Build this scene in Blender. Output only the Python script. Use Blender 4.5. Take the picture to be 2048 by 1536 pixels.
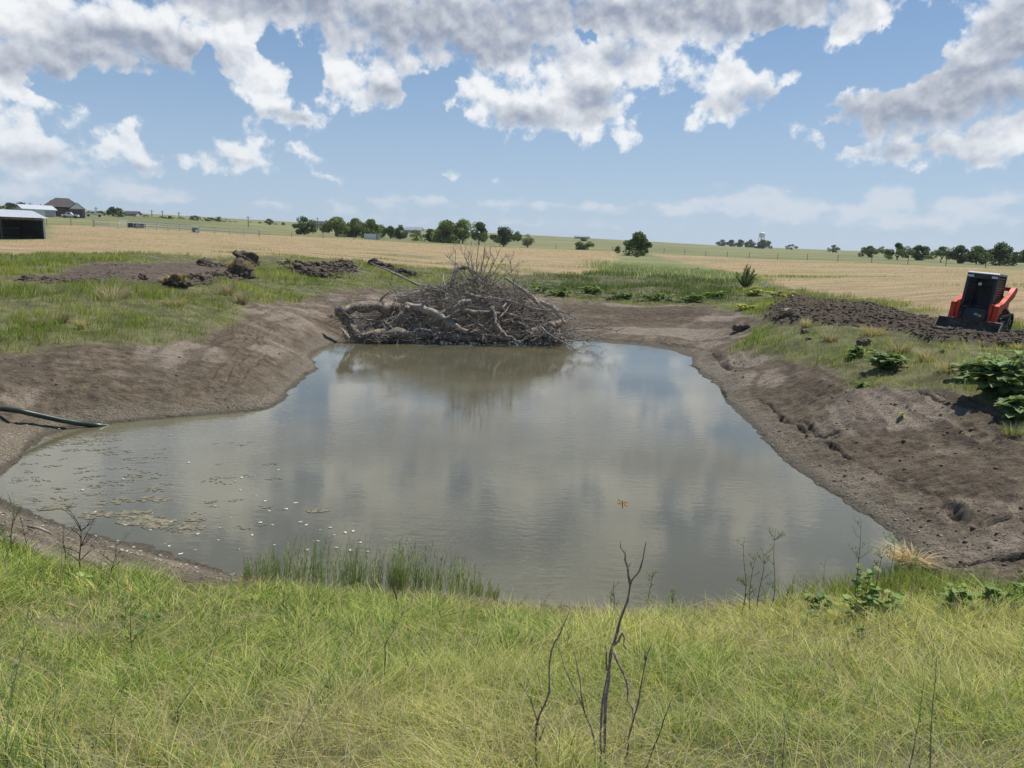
import bpy, bmesh, math, random
import numpy as np
from mathutils import Vector, Matrix
R = math.radians
for o in list(bpy.data.objects): bpy.data.objects.remove(o)
scene = bpy.context.scene
C = scene.collection

# ------------------------------------------------------------------ camera
CAM = np.array((0.0, 0.0, 4.5)); FPX = 1479.0; PITCH = math.atan(280/FPX); ROLL = R(1.68)
fwd = Vector((0, math.cos(PITCH), -math.sin(PITCH)))
rt0 = Vector((1, 0, 0)); up0 = rt0.cross(fwd)
rt = rt0*math.cos(ROLL) + up0*math.sin(ROLL); up = up0*math.cos(ROLL) - rt0*math.sin(ROLL)
cam_d = bpy.data.cameras.new('camera'); cam = bpy.data.objects.new('camera', cam_d); C.objects.link(cam)
cam_d.sensor_width = 36; cam_d.lens = 36*FPX/2048; cam_d.clip_start = 0.05; cam_d.clip_end = 60000
M = Matrix((rt, up, -fwd)).transposed().to_4x4(); M.translation = Vector(CAM); cam.matrix_world = M
scene.camera = cam
rtn, upn, fwn = (np.array(v) for v in (rt, up, fwd))

def ray(px, py):
    """unit direction of the view through a point of the 2048x1536 photograph"""
    d = fwn*FPX + rtn*(px-1024) - upn*(py-768)
    return d/np.linalg.norm(d)
def atr(px, py, r):
    """world point seen at (px,py) at horizontal distance r"""
    d = ray(px, py); return CAM + d*(r/math.hypot(d[0], d[1]))
def atz(px, py, z):
    d = ray(px, py); return CAM + d*((z-CAM[2])/d[2])

# ------------------------------------------------------------------ sun, sky, exposure
SUN_AZ, SUN_EL = 48.0, 60.0     # degrees; azimuth clockwise from +Y (ahead of the camera, to the right)
sd = Vector((math.sin(R(SUN_AZ))*math.cos(R(SUN_EL)), math.cos(R(SUN_AZ))*math.cos(R(SUN_EL)), math.sin(R(SUN_EL))))
sun_d = bpy.data.lights.new('sun', 'SUN'); sun_d.energy = 5.0; sun_d.angle = R(0.5); sun_d.color = (1, 0.95, 0.87)
sun = bpy.data.objects.new('sun', sun_d); C.objects.link(sun)
sun.rotation_euler = sd.to_track_quat('Z', 'Y').to_euler(); sun.location = (0, 0, 60)
scene.view_settings.view_transform = 'Standard'; scene.view_settings.look = 'None'
scene.view_settings.exposure = 0.06; scene.view_settings.gamma = 1.0

class NT:
    def __init__(s, tree): s.t = tree; s.n = tree.nodes; s.l = tree.links
    def _in(s, sock, v):
        if isinstance(v, bpy.types.NodeSocket): s.l.new(v, sock)
        elif v is not None: sock.default_value = v
    def m(s, op, a, b=None, c=None, clamp=False):
        n = s.n.new('ShaderNodeMath'); n.operation = op; n.use_clamp = clamp
        s._in(n.inputs[0], a); s._in(n.inputs[1], b); s._in(n.inputs[2], c); return n.outputs[0]
    def v(s, op, a, b=None, c=None, scale=None):
        n = s.n.new('ShaderNodeVectorMath'); n.operation = op
        s._in(n.inputs[0], a); s._in(n.inputs[1], b)
        if c is not None: s._in(n.inputs[2], c)
        if scale is not None: s._in(n.inputs['Scale'], scale)
        return n.outputs['Value'] if op in ('LENGTH', 'DOT_PRODUCT', 'DISTANCE') else n.outputs[0]
    def noise(s, vec, scale, detail=4, rough=0.55, dist=0.0, color=False):
        n = s.n.new('ShaderNodeTexNoise'); s._in(n.inputs['Vector'], vec); s._in(n.inputs['Scale'], scale)
        n.inputs['Detail'].default_value = detail; n.inputs['Roughness'].default_value = rough
        n.inputs['Distortion'].default_value = dist
        return n.outputs['Color'] if color else n.outputs['Fac']
    def voro(s, vec, scale, feature='F1', out='Distance', rand=1.0):
        n = s.n.new('ShaderNodeTexVoronoi'); n.feature = feature; s._in(n.inputs['Vector'], vec)
        s._in(n.inputs['Scale'], scale); n.inputs['Randomness'].default_value = rand
        return n.outputs[out]
    def ss(s, x, a, b, lo=0.0, hi=1.0, typ='SMOOTHSTEP'):
        n = s.n.new('ShaderNodeMapRange'); n.interpolation_type = typ
        s._in(n.inputs['Value'], x); s._in(n.inputs['From Min'], a); s._in(n.inputs['From Max'], b)
        s._in(n.inputs['To Min'], lo); s._in(n.inputs['To Max'], hi); return n.outputs[0]
    def mix(s, f, a, b, blend='MIX'):
        n = s.n.new('ShaderNodeMix'); n.data_type = 'RGBA'; n.blend_type = blend
        col = lambda c: (*c, 1) if isinstance(c, tuple) and len(c) == 3 else c
        s._in(n.inputs[0], f); s._in(n.inputs[6], col(a)); s._in(n.inputs[7], col(b)); return n.outputs[2]
    def mapping(s, vec, scale=(1, 1, 1), loc=(0, 0, 0), rot=(0, 0, 0)):
        n = s.n.new('ShaderNodeMapping'); s._in(n.inputs['Vector'], vec)
        n.inputs['Scale'].default_value = scale; n.inputs['Location'].default_value = loc
        n.inputs['Rotation'].default_value = rot; return n.outputs[0]
    def sep(s, v):
        n = s.n.new('ShaderNodeSeparateXYZ'); s._in(n.inputs[0], v); return n.outputs
    def comb(s, x, y, z=0.0):
        n = s.n.new('ShaderNodeCombineXYZ'); s._in(n.inputs[0], x); s._in(n.inputs[1], y); s._in(n.inputs[2], z)
        return n.outputs[0]
    def attr(s, name):
        n = s.n.new('ShaderNodeAttribute'); n.attribute_name = name; return n
    def pos(s):
        return s.n.new('ShaderNodeNewGeometry').outputs['Position']
    def bump(s, h, strength=0.5, dist=0.05, normal=None):
        n = s.n.new('ShaderNodeBump'); s._in(n.inputs['Height'], h); s._in(n.inputs['Strength'], strength)
        n.inputs['Distance'].default_value = dist; s._in(n.inputs['Normal'], normal); return n.outputs[0]

world = bpy.data.worlds.new('World'); scene.world = world; world.use_nodes = True
wt = world.node_tree; wt.nodes.clear()
def azel(px, py):
    d = ray(px, py); return math.degrees(math.atan2(d[0], d[1])), math.degrees(math.asin(d[2]))
K = 180/math.pi/FPX
CLOUDS = [  # cumulus: centre x, y and radii, in pixels of the photograph (directions on the sky)
 (60,50,190,120),(210,90,190,75),(340,95,150,75),(-40,130,160,60),(430,30,130,60),(560,10,190,60),
 (640,20,200,55),(800,30,270,90),(960,50,210,80),(1010,95,130,45),(1150,50,160,90),(1300,35,260,70),
 (1480,20,230,55),(1620,0,170,45),(1210,140,210,65),(1120,190,110,62),(960,180,62,52),(900,215,62,34),
 (1050,215,130,52),(1180,205,130,62),(1160,248,90,32),(700,158,92,60),(790,165,82,48),(690,200,75,34),
 (500,120,62,45),(565,118,30,26),(485,180,58,46),(530,222,98,32),(590,240,52,18),(1450,150,88,56),
 (1435,212,72,42),(1520,182,80,42),(1600,108,95,52),(1690,70,110,60),(1770,20,130,45),(1680,238,95,34),
 (1780,200,130,62),(1885,190,165,84),(1950,135,115,76),(1990,85,92,60),(1850,240,215,32),(2050,50,80,90),
 (2080,200,100,80),(1750,290,75,24),(1870,302,115,25),(1985,292,92,35),(2050,270,60,45),
 (5,178,55,30),(70,190,55,20),(145,190,40,14),(265,212,36,22),(10,262,66,50),(60,305,88,36),(135,328,60,18),
 (240,290,40,40),(255,315,62,22),(480,318,98,20),(505,300,50,26),(405,325,32,12),(597,305,22,17),
 (632,352,30,14),(727,361,26,11),(905,356,18,8),(962,355,36,10),(1250,291,38,13),(1325,290,34,22),(1400,270,30,8)]
FAINT = [(100,350,90,20),(265,378,50,22),(330,392,50,16),(540,412,36,9),(680,410,34,10),(770,405,40,14),(860,405,44,12),
 (1000,412,60,11),(1080,408,32,12),(1200,415,80,12),(1360,415,70,16),(1500,400,95,24),(1590,424,90,22),
 (1770,398,42,30),(1850,442,130,12),(1930,412,62,20),(2010,398,50,18),(1700,428,50,18),(1000,440,300,8),(30,380,60,16)]
GREY = [(330,120,130,50),(560,5,230,38),(850,55,290,66),(1010,100,140,32),(1090,25,190,44),(1420,25,320,46),(200,95,130,42),
 (50,120,160,34),(1850,222,200,52),(1950,180,120,60),(2050,70,70,60),(1050,238,90,26),(1180,200,70,46),(1500,205,70,26),(1800,300,110,15),
 (1950,318,130,12),(480,328,90,10),(60,318,90,18),(270,328,60,10),(780,190,60,30),(560,240,90,12),(1250,110,60,25)]
HOLES = [(572,98,46,20),(540,84,30,14),(612,150,48,50),(320,190,150,42),(1570,92,78,34),(1750,115,105,45),(1850,62,80,48),(1635,190,55,52),(1335,245,58,62),(870,165,42,24),(1165,88,26,14),(120,168,70,12),(420,130,40,22),(860,240,60,30),(1690,265,40,10)]
# clouds above and beside the frame, seen in the water and lighting the ground: azimuth, elevation, radii in degrees
HIGH = [(-33,16.5,6,3.2),(-22,18,5.5,4),(-9,20,8,3.5),(-14,27,8,3.5),(1,18.5,3.0,4),(9,21,4.5,6),(19,18,6,3.2),(3,29,9,3.5),(24,27,6,4),
        (-30,31,5,4),(33,20,6,4),(-40,24,5,4)]
w = NT(wt)
def noise2(vec, scale, detail, rough, color=False):
    n = wt.nodes.new('ShaderNodeTexNoise'); n.noise_dimensions = '2D'; w._in(n.inputs['Vector'], vec)
    n.inputs['Scale'].default_value = scale; n.inputs['Detail'].default_value = detail
    n.inputs['Roughness'].default_value = rough
    return n.outputs['Color'] if color else n.outputs['Fac']
tc = wt.nodes.new('ShaderNodeTexCoord').outputs['Generated']
dirn = w.v('NORMALIZE', tc); X, Y, Z = w.sep(dirn)
az = w.m('MULTIPLY', w.m('ARCTAN2', X, Y), 180/math.pi); el = w.m('MULTIPLY', w.m('ARCSINE', Z), 180/math.pi)
V = w.comb(az, el, 0.0)
# cloud cover is kept as rows of curves: one curve per elevation, running over azimuth
ELS = [0.75*i for i in range(25)] + [21, 24, 28, 33, 39, 47, 56, 62]
AZR, EMX = 50.0, 62.0
def blob_rows(blobs, holes=()):
    A = np.linspace(-AZR, AZR, 161); out = []
    for e in ELS:
        f = np.full(A.shape, -1.0)
        for a0, e0, ra, re in blobs:
            l = 1-np.hypot((A-a0)/ra, (e-e0)/re)
            f = np.maximum(f, l*min(1.0, min(ra, re)/1.8)**0.5)
        for a0, e0, ra, re in holes: f = f-1.9*np.clip(1.15-np.hypot((A-a0)/ra, (e-e0)/re), 0, 1)
        out.append(np.clip(f*0.5+0.5, 0, 1))
    return A, out
def curve_node(xs, ys3, x):
    n = wt.nodes.new('ShaderNodeRGBCurve')
    for c, ys in enumerate(ys3):
        cu = n.mapping.curves[c]
        keep = [i for i in range(len(xs)) if i in (0, len(xs)-1) or abs(ys[i]-(ys[i-1]+ys[i+1])/2) > 1e-4 or (ys[i] > 0.001 and i % 2 == 0)]
        cu.points[0].location = (xs[keep[0]], ys[keep[0]]); cu.points[1].location = (xs[keep[-1]], ys[keep[-1]])
        for i in keep[1:-1]: cu.points.new(xs[i], ys[i])
        for p in cu.points: p.handle_type = 'VECTOR'
    n.mapping.update(); w.l.new(x, n.inputs['Color']); return n.outputs[0]
ROWW = []
te = w.m('SQRT', w.m('MULTIPLY', w.m('MAXIMUM', el, 0.0), 1/EMX), clamp=True)
def tents(elv):
    tt = w.m('SQRT', w.m('MULTIPLY', w.m('MAXIMUM', elv, 0.0), 1/EMX), clamp=True)
    x = w.comb(tt, tt, tt); res = []
    tx = sorted(set([round(math.sqrt(e/EMX), 5) for e in ELS]+[0.0, 1.0]))
    for k in range(0, len(ELS), 3):
        ys = []
        for j in range(3):
            c = round(math.sqrt(ELS[k+j]/EMX), 5); ys.append([1.0 if abs(q-c) < 1e-6 else 0.0 for q in tx])
        res.append(curve_node(tx, ys, x))
    return res
def cover(rows_A, rows, vec):
    a, e, _ = w.sep(vec)
    ta = w.m('MULTIPLY_ADD', a, 0.5/AZR, 0.5, clamp=True); x = w.comb(ta, ta, ta)
    T = tents(e); cur = None; xs = [(q+AZR)/(2*AZR) for q in rows_A]
    for k in range(0, len(ELS), 3):
        dp = w.v('DOT_PRODUCT', curve_node(xs, rows[k:k+3], x), T[k//3])
        cur = dp if cur is None else w.m('ADD', cur, dp)
    return w.m('MULTIPLY_ADD', cur, 2.0, -1.0)
def todeg(L):
    r = []
    for cx, cy, rx, ry in L:
        a, e = azel(cx, cy); r.append((a, e, rx*K, ry*K))
    return r
rA, rowsC = blob_rows(todeg(CLOUDS)+HIGH, todeg(HOLES)); _, rowsF = blob_rows(todeg(FAINT))
_, rowsG = blob_rows(todeg(GREY)+[(a+1, e-1.5, ra*.4, re*.3) for a, e, ra, re in HIGH[2:7:2]])
n1 = noise2(V, 0.16, 1, 0.5, True); n2 = noise2(V, 0.50, 4, 0.55, True)
half = (0.5, 0.5, 0.5)
w1 = w.v('MULTIPLY', w.v('SUBTRACT', n1, half), (3.0, 1.6, 0))
w2 = w.v('MULTIPLY', w.v('SUBTRACT', n2, half), (3.0, 2.4, 0))
wv = w.v('ADD', w1, w2)
Vw = w.v('ADD', V, wv)
def fz(vec, det=7, amp=0.9):
    vec = w.mapping(vec, (1.0, 1.12, 1), rot=(0, 0, 0.62))
    return w.m('MULTIPLY', w.m('SUBTRACT', noise2(vec, 0.50, det, 0.54), 0.5), amp)
CV = cover(rA, rowsC, Vw)
D0 = w.m('ADD', CV, fz(V, 8, 1.95))
GR = w.m('ADD', cover(rA, rowsG, w.v('ADD', V, w.v('SCALE', w1, scale=0.8))), fz(w.v('ADD', V, (31.0, 7.0, 0)), 3, 0.5))
small = w.m('SUBTRACT', fz(V, 4, 1.0), fz(w.v('ADD', V, (0.3, 0.5, 0)), 3, 1.0))
F0 = w.m('ADD', cover(rA, rowsF, w.v('ADD', V, w.v('SCALE', wv, scale=0.45))), fz(w.v('MULTIPLY', V, (1.5, 2.2, 0))))
sky = wt.nodes.new('ShaderNodeTexSky'); sky.sky_type = 'NISHITA'; sky.sun_disc = False
sky.sun_elevation = R(SUN_EL); sky.sun_rotation = R(SUN_AZ); sky.altitude = 200; sky.air_density = 1.0
sky.dust_density = 0.3; sky.ozone_density = 2.2
SKY_S = 0.08
# clear air: the Nishita sky blended with set tints, darkened further overhead
S = 1.0/SKY_S
base = w.mix(w.ss(el, -2.0, 20.0, 0.92, 0.35), w.v('SCALE', sky.outputs[0], scale=1.0),
             w.mix(w.ss(el, 0.0, 16.0, 0, 1, 'LINEAR'), (0.47*S, 0.60*S, 0.73*S), (0.215*S, 0.395*S, 0.70*S)))
alpha = w.ss(D0, -0.04, 0.46)
alpha = w.m('MULTIPLY', alpha, w.ss(D0, 0.0, 0.8, 0.72, 1.0))
lit = w.m('ADD', 0.80, w.m('MULTIPLY', small, 1.0))
lit = w.m('SUBTRACT', lit, w.m('MULTIPLY', w.ss(GR, -0.35, 0.6), 0.66))
lit = w.m('ADD', lit, w.ss(D0, 0.75, 0.1, 0.0, 0.14), clamp=True)
cl = w.mix(w.ss(lit, 0.0, 0.85, 0, 1, 'LINEAR'), (0.31*S, 0.355*S, 0.45*S), (0.88*S, 0.90*S, 0.92*S))
hz = w.ss(el, 0.0, 9.0, 0.5, 0.0)          # distance pales the low clouds
base = w.mix(w.ss(el, 22.0, 48.0), base, (0.045*S, 0.11*S, 0.30*S))  # unseen sky above the view darkened on purpose to weaken ambient fill
cl = w.mix(hz, cl, (0.50*S, 0.60*S, 0.72*S))
c1 = w.mix(w.m('MULTIPLY', w.ss(F0, -0.15, 0.4), 0.75), base, (0.66*S, 0.71*S, 0.78*S))
c2 = w.mix(alpha, c1, cl)
bg = wt.nodes.new('ShaderNodeBackground'); wt.links.new(c2, bg.inputs[0]); bg.inputs[1].default_value = SKY_S
wo = wt.nodes.new('ShaderNodeOutputWorld'); wt.links.new(bg.outputs[0], wo.inputs[0])
world.cycles.sampling_method = 'MANUAL'; world.cycles.sample_map_resolution = 1024
# ------------------------------------------------------------------ noise in numpy
_rs = np.random.RandomState(7); _G = _rs.rand(256, 256)
def vnoise(x, y, seed=0):
    x = np.asarray(x)+seed*17.37; y = np.asarray(y)+seed*31.71
    xi = np.floor(x).astype(int); yi = np.floor(y).astype(int); fx = x-xi; fy = y-yi
    fx = fx*fx*fx*(fx*(fx*6-15)+10); fy = fy*fy*fy*(fy*(fy*6-15)+10)
    g = lambda i, j: _G[(i+((j//256)*37)) % 256, j % 256]
    return ((g(xi, yi)*(1-fx)+g(xi+1, yi)*fx)*(1-fy)+(g(xi, yi+1)*(1-fx)+g(xi+1, yi+1)*fx)*fy)*2-1
def fbm(x, y, f, oct=4, gain=0.5, seed=0):
    a = 1.0; s = 0.0; t = 0.0
    for k in range(oct):
        s = s+a*vnoise(x*f*(1+0.07*k)+k*3.1, y*f-k*5.3, seed+k); t += a; a *= gain; f *= 2.03
    return s/t
def sst(x, a, b):
    t = np.clip((x-a)/(b-a), 0, 1); return t*t*(3-2*t)

# ------------------------------------------------------------------ terrain: heights from surveyed points
SHORE = [(-60,965),(-20,955),(0,948),(30,925),(60,893),(100,870),(140,857),(200,850),(300,840),(400,832),(480,825),(530,820),(565,803),(585,775),
 (612,752),(636,738),(622,715),(640,700),(680,682),(760,678),(900,680),(1050,682),(1140,680),(1200,685),(1290,692),(1350,702),
 (1385,715),(1383,732),(1405,750),(1440,775),(1450,803),(1480,830),(1510,858),(1545,900),(1590,940),(1640,975),(1700,1010),
 (1750,1045),(1790,1070),(1812,1092),(1820,1120),(1810,1150),(1760,1172),(1650,1188),(1560,1196),(1450,1212),(1340,1220),
 (1200,1222),(1100,1218),(1000,1205),(900,1192),(800,1185),(700,1178),(560,1165),(480,1150),(400,1130),(330,1112),(260,1088),
 (190,1066),(120,1048),(60,1030),(0,1003),(-50,995)]
CTRL = []     # world x, y, z
for px, py in SHORE: CTRL.append(atz(px, py, 0.0))
for px, py, z in [  # bed
 (900,800,-.6),(1200,850,-.7),(1000,1000,-.8),(1300,1050,-.7),(600,1000,-.6),(300,960,-.4),(200,900,-.25),(1500,1080,-.5),(750,1120,-.4),(1200,1150,-.4),
 (800,730,-.4),(1250,760,-.5),(100,960,-.3),(1600,1100,-.3),(700,850,-.5),(450,880,-.3),
 # left bank
 (0,880,.35),(-60,860,.45),(60,835,.25),(200,815,.3),(350,800,.3),(480,795,.25),(0,790,.6),(150,760,.75),(300,745,.75),(450,735,.7),(540,740,.45),
 (0,700,1.25),(200,695,1.2),(400,670,1.2),(500,650,1.1),(560,700,.7),(620,650,.75),(600,605,1.25),
 (0,640,1.75),(200,630,1.7),(350,640,1.55),(450,610,1.6),(0,580,2.2),(150,585,2.2),(300,590,2.0),(450,575,2.0),(560,570,1.75),(700,560,1.7),
 (640,560,1.9),(-200,700,1.5),(-200,850,.9),(-200,600,2.2),(-200,1000,.9),(-130,965,.15),
 # behind the brush pile
 (720,610,1.05),(800,600,1.0),(900,600,1.0),(1000,615,.75),(1100,640,.4),(1200,655,.25),(1300,668,.25),(1100,600,1.1),(1200,600,1.1),
 (1300,612,1.05),(1400,625,1.05),(1400,680,.25),(1430,700,.3),(1480,640,1.1),(700,640,.6),(800,640,.3),(900,640,.3),
 (800,560,1.45),(950,570,1.4),(1100,572,1.4),(1250,575,1.4),(1400,590,1.4),
 # right bank
 (1440,715,.4),(1470,760,.35),(1500,690,.9),(1550,730,.8),(1520,800,.25),(1600,800,.6),(1650,740,1.15),(1700,800,.95),(1700,690,1.6),
 (1580,860,.25),(1700,880,.5),(1640,930,.12),(1750,960,.28),(1850,870,.8),(1800,1040,.1),(1900,1000,.45),(2048,950,.8),(2048,870,1.1),
 (2048,800,1.45),(1900,800,1.25),(1900,730,1.7),(2048,720,1.75),(1880,1080,.15),(2048,1060,.6),(1900,1140,.12),(2048,1130,.5),(2200,1130,.8),(2200,900,1.3),
 (2200,1000,1.0),(1540,590,1.55),(1480,600,1.4),(1600,680,1.45),
 (1560,625,1.65),(1650,628,1.85),(1800,655,1.85),(1950,682,1.9),(2048,694,1.9),(2200,710,1.9),
 (1960,664,1.62),(2100,672,1.6),(1850,635,1.55),(1700,600,1.5),
 # near bank of the dam
 (1840,1175,.35),(1950,1185,.75),(2048,1195,1.0),(1700,1215,.6),(1500,1240,.55),(1340,1245,.45),(1200,1245,.5),(1000,1230,.5),(800,1215,.5),(600,1195,.55),
 (450,1175,.5),(300,1150,.5),(150,1130,.65),(60,1085,.6),(0,1060,.65),(300,1120,.18),(150,1085,.2),(0,1090,1.0),(0,1120,1.25),(150,1160,1.15),(0,1250,1.75),(-200,1200,2.0),(-200,1080,1.3),
 (500,1280,1.35),(1000,1290,1.3),(1500,1290,1.3),(2048,1290,1.65),(2200,1250,1.75),(250,1280,1.45),(1024,1360,1.85),(500,1360,1.85),(1500,1360,1.85),(0,1360,2.05),(2048,1380,2.1),
 (1024,1450,2.35),(300,1450,2.35),(1800,1450,2.4),(2200,1450,2.5),(-200,1400,2.4),
 (1024,1536,2.72),(0,1536,2.75),(2048,1536,2.78),(1024,1750,2.85),(0,1700,2.85),(2048,1700,2.85)]:
    CTRL.append(atz(px, py, z))
for px, py, r in [  # the country beyond, by distance
 (0,560,38),(0,525,52),(0,508,66),(0,478,115),(100,462,150),(100,450,200),(100,432,265),(-200,505,60),(-200,470,115),(-200,435,200),(-200,420,265),
 (250,565,36),(250,540,44),(250,525,52),(450,535,56),(450,525,64),(300,508,66),(300,458,190),(300,436,310),(300,480,110),
 (500,512,66),(500,490,110),(500,472,180),(500,447,350),(640,535,60),(700,512,85),(700,495,110),(700,478,190),(700,457,450),
 (860,545,66),(860,520,92),(860,505,110),(860,488,185),(860,462,520),(1050,545,72),(1100,525,100),(1100,498,190),(1100,487,320),(1100,473,650),
 (1300,575,55),(1300,545,85),(1300,525,112),(1300,505,190),(1300,494,350),(1300,483,750),(1500,560,72),(1500,540,100),(1500,517,165),(1500,505,320),(1500,494,900),
 (1700,565,68),(1700,545,95),(1700,524,150),(1700,514,260),(1700,502,1000),(1900,580,58),(2048,600,46),(2048,560,80),(2048,540,130),(2048,527,220),(2048,513,1200),
 (2250,620,46),(2250,570,80),(2250,546,130),(2250,518,1200)]:
    CTRL.append(atr(px, py, r))
CTRL = np.array(CTRL)
TH = 1.15
def warp(x, y):
    th = np.arctan2(x, y); r = np.hypot(x, y)
    return np.clip(th, -TH, TH)*1.6, np.log(np.clip(r, 1.7, 1300))
cu, cv = warp(CTRL[:, 0], CTRL[:, 1]); ndim = len(CTRL)
phi = lambda d2: np.sqrt(d2+0.03**2)
Am = np.zeros((ndim+3, ndim+3)); Am[:ndim, :ndim] = phi((cu[:, None]-cu)**2+(cv[:, None]-cv)**2) - np.eye(ndim)*1e-4
Am[:ndim, ndim] = 1; Am[:ndim, ndim+1] = cu; Am[:ndim, ndim+2] = cv; Am[ndim:, :ndim] = Am[:ndim, ndim:].T
zc = CTRL[:, 2].copy(); zc = np.where(zc > 5, 5+np.log1p((zc-5)), zc)
coef = np.linalg.solve(Am, np.concatenate([zc, np.zeros(3)]))
def smooth_z(x, y):
    sh = np.shape(x); x = np.ravel(x).astype(float); y = np.ravel(y).astype(float)
    u, v = warp(x, y); out = np.empty(len(u))
    for i in range(0, len(u), 60000):
        uu, vv = u[i:i+60000], v[i:i+60000]
        out[i:i+60000] = phi((uu[:, None]-cu)**2+(vv[:, None]-cv)**2) @ coef[:ndim] + coef[ndim]+uu*coef[ndim+1]+vv*coef[ndim+2]
    out = np.where(out > 5, 5+np.expm1(np.clip(out-5, 0, 4)), out)
    th = np.abs(np.arctan2(x, y)); r = np.hypot(x, y)
    back = 1.6+1.25*sst(-r, -14, -6)
    k = sst(th, 1.1, 1.9); out = out*(1-k)+back*k
    return out.reshape(sh)

def polydist(x, y, pts, closed=True):
    """distance to a polyline and, when closed, the inside test"""
    pts = np.asarray(pts)[:, :2]; n = len(pts); d = np.full(np.shape(x), 1e9); ins = np.zeros(np.shape(x), bool)
    for i in range(n if closed else n-1):
        ax, ay = pts[i]; bx, by = pts[(i+1) % n]; ex, ey = bx-ax, by-ay
        t = np.clip(((x-ax)*ex+(y-ay)*ey)/(ex*ex+ey*ey+1e-12), 0, 1)
        d = np.minimum(d, (x-ax-t*ex)**2+(y-ay-t*ey)**2)
        if closed and ey != 0:
            c = (ay > y) != (by > y); xx = ex*(y-ay)/ey+ax; ins ^= c & (x < xx)
    return np.sqrt(d), ins
def ground_hit(px, py, f=None):
    """where the view through a pixel meets the smooth terrain"""
    f = f or smooth_z
    d = ray(px, py); h = math.hypot(d[0], d[1]); r = np.exp(np.linspace(math.log(1.8), math.log(1200), 700))
    P = CAM[:, None]+d[:, None]*(r/h); dz = P[2]-f(P[0], P[1]); k = np.argmax(dz < 0) if (dz < 0).any() else len(r)-1
    if k == 0: return P[:, 0]
    t = dz[k-1]/(dz[k-1]-dz[k]+1e-9); return P[:, k-1]*(1-t)+P[:, k]*t
def poly_on_ground(L): return np.array([ground_hit(px, py) for px, py in L])
SH = poly_on_ground(SHORE); SH[:, 2] = 0
SOIL_O = poly_on_ground([(-200,700),(0,704),(60,712),(120,695),(250,690),(330,690),(400,672),(470,640),(560,606),(660,588),(740,580),(820,586),(950,585),(1100,597),
 (1200,601),(1300,612),(1430,612),(1540,640),(1500,680),(1470,700),(1560,712),(1650,728),(1740,770),(1850,765),(1900,775),(1990,815),(2060,880),(2250,900),
 (2250,1150),(2048,1172),(1950,1170),(1830,1172),(1700,1192),(1560,1208),(1450,1222),(1200,1236),(1000,1222),(800,1200),(600,1185),(480,1180),(380,1172),(250,1150),(120,1135),(60,1105),(0,1082),(-200,1040)])
HAY_A = poly_on_ground([(-200,512),(60,508),(300,506),(500,511),(600,514),(700,519),(800,530),(1040,550),(1180,549),(1225,530),(1240,504),(1170,501),(1100,498),(860,488),(700,478),(520,469),(300,458),(140,450),(100,450),(100,478),(-200,480)])
HAY_B = poly_on_ground([(1290,506),(1500,517),(1700,524),(2048,540),(2300,548),(2300,680),(2048,655),(1850,625),(1700,597),(1580,580),(1530,560),(1440,540),(1350,522)])
DARK_R = poly_on_ground([(1545,600),(1600,594),(1700,606),(1800,628),(1870,646),(2048,672),(2250,690),(2250,715),(2048,700),(1880,690),(1780,665),(1690,655),(1600,648),(1540,640)])
PIT_L = poly_on_ground([(60,556),(110,548),(170,528),(300,524),(420,522),(505,526),(505,548),(430,568),(340,574),(250,568),(100,563)])
PIT_M = poly_on_ground([(575,533),(620,524),(700,524),(715,535),(690,548),(620,552),(585,545)])
WEEDS = poly_on_ground([(1040,552),(1230,545),(1240,515),(1280,512),(1400,540),(1465,560),(1480,600),(1400,610),(1200,600),(1040,590)])
CRACKS = [[(1425,708),(1440,725),(1462,738)],[(1520,795),(1545,815),(1560,835),(1600,855),(1640,872),(1675,865)],[(1600,840),(1640,870)],
 [(1650,885),(1680,905),(1705,915)],[(1725,925),(1760,945),(1800,960),(1840,985),(1885,1000)],[(1830,970),(1870,985),(1900,1005),(1920,1030)],
 [(1850,985),(1895,1010),(1930,1045)],[(1810,773),(1850,785),(1880,800),(1920,812),(1980,830)],[(2048,1035),(1990,1045),(1950,1062),(1925,1072)],[(2048,1110),(1980,1118),(1900,1130)]]
CRACKS = [poly_on_ground(c) for c in CRACKS]

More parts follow.
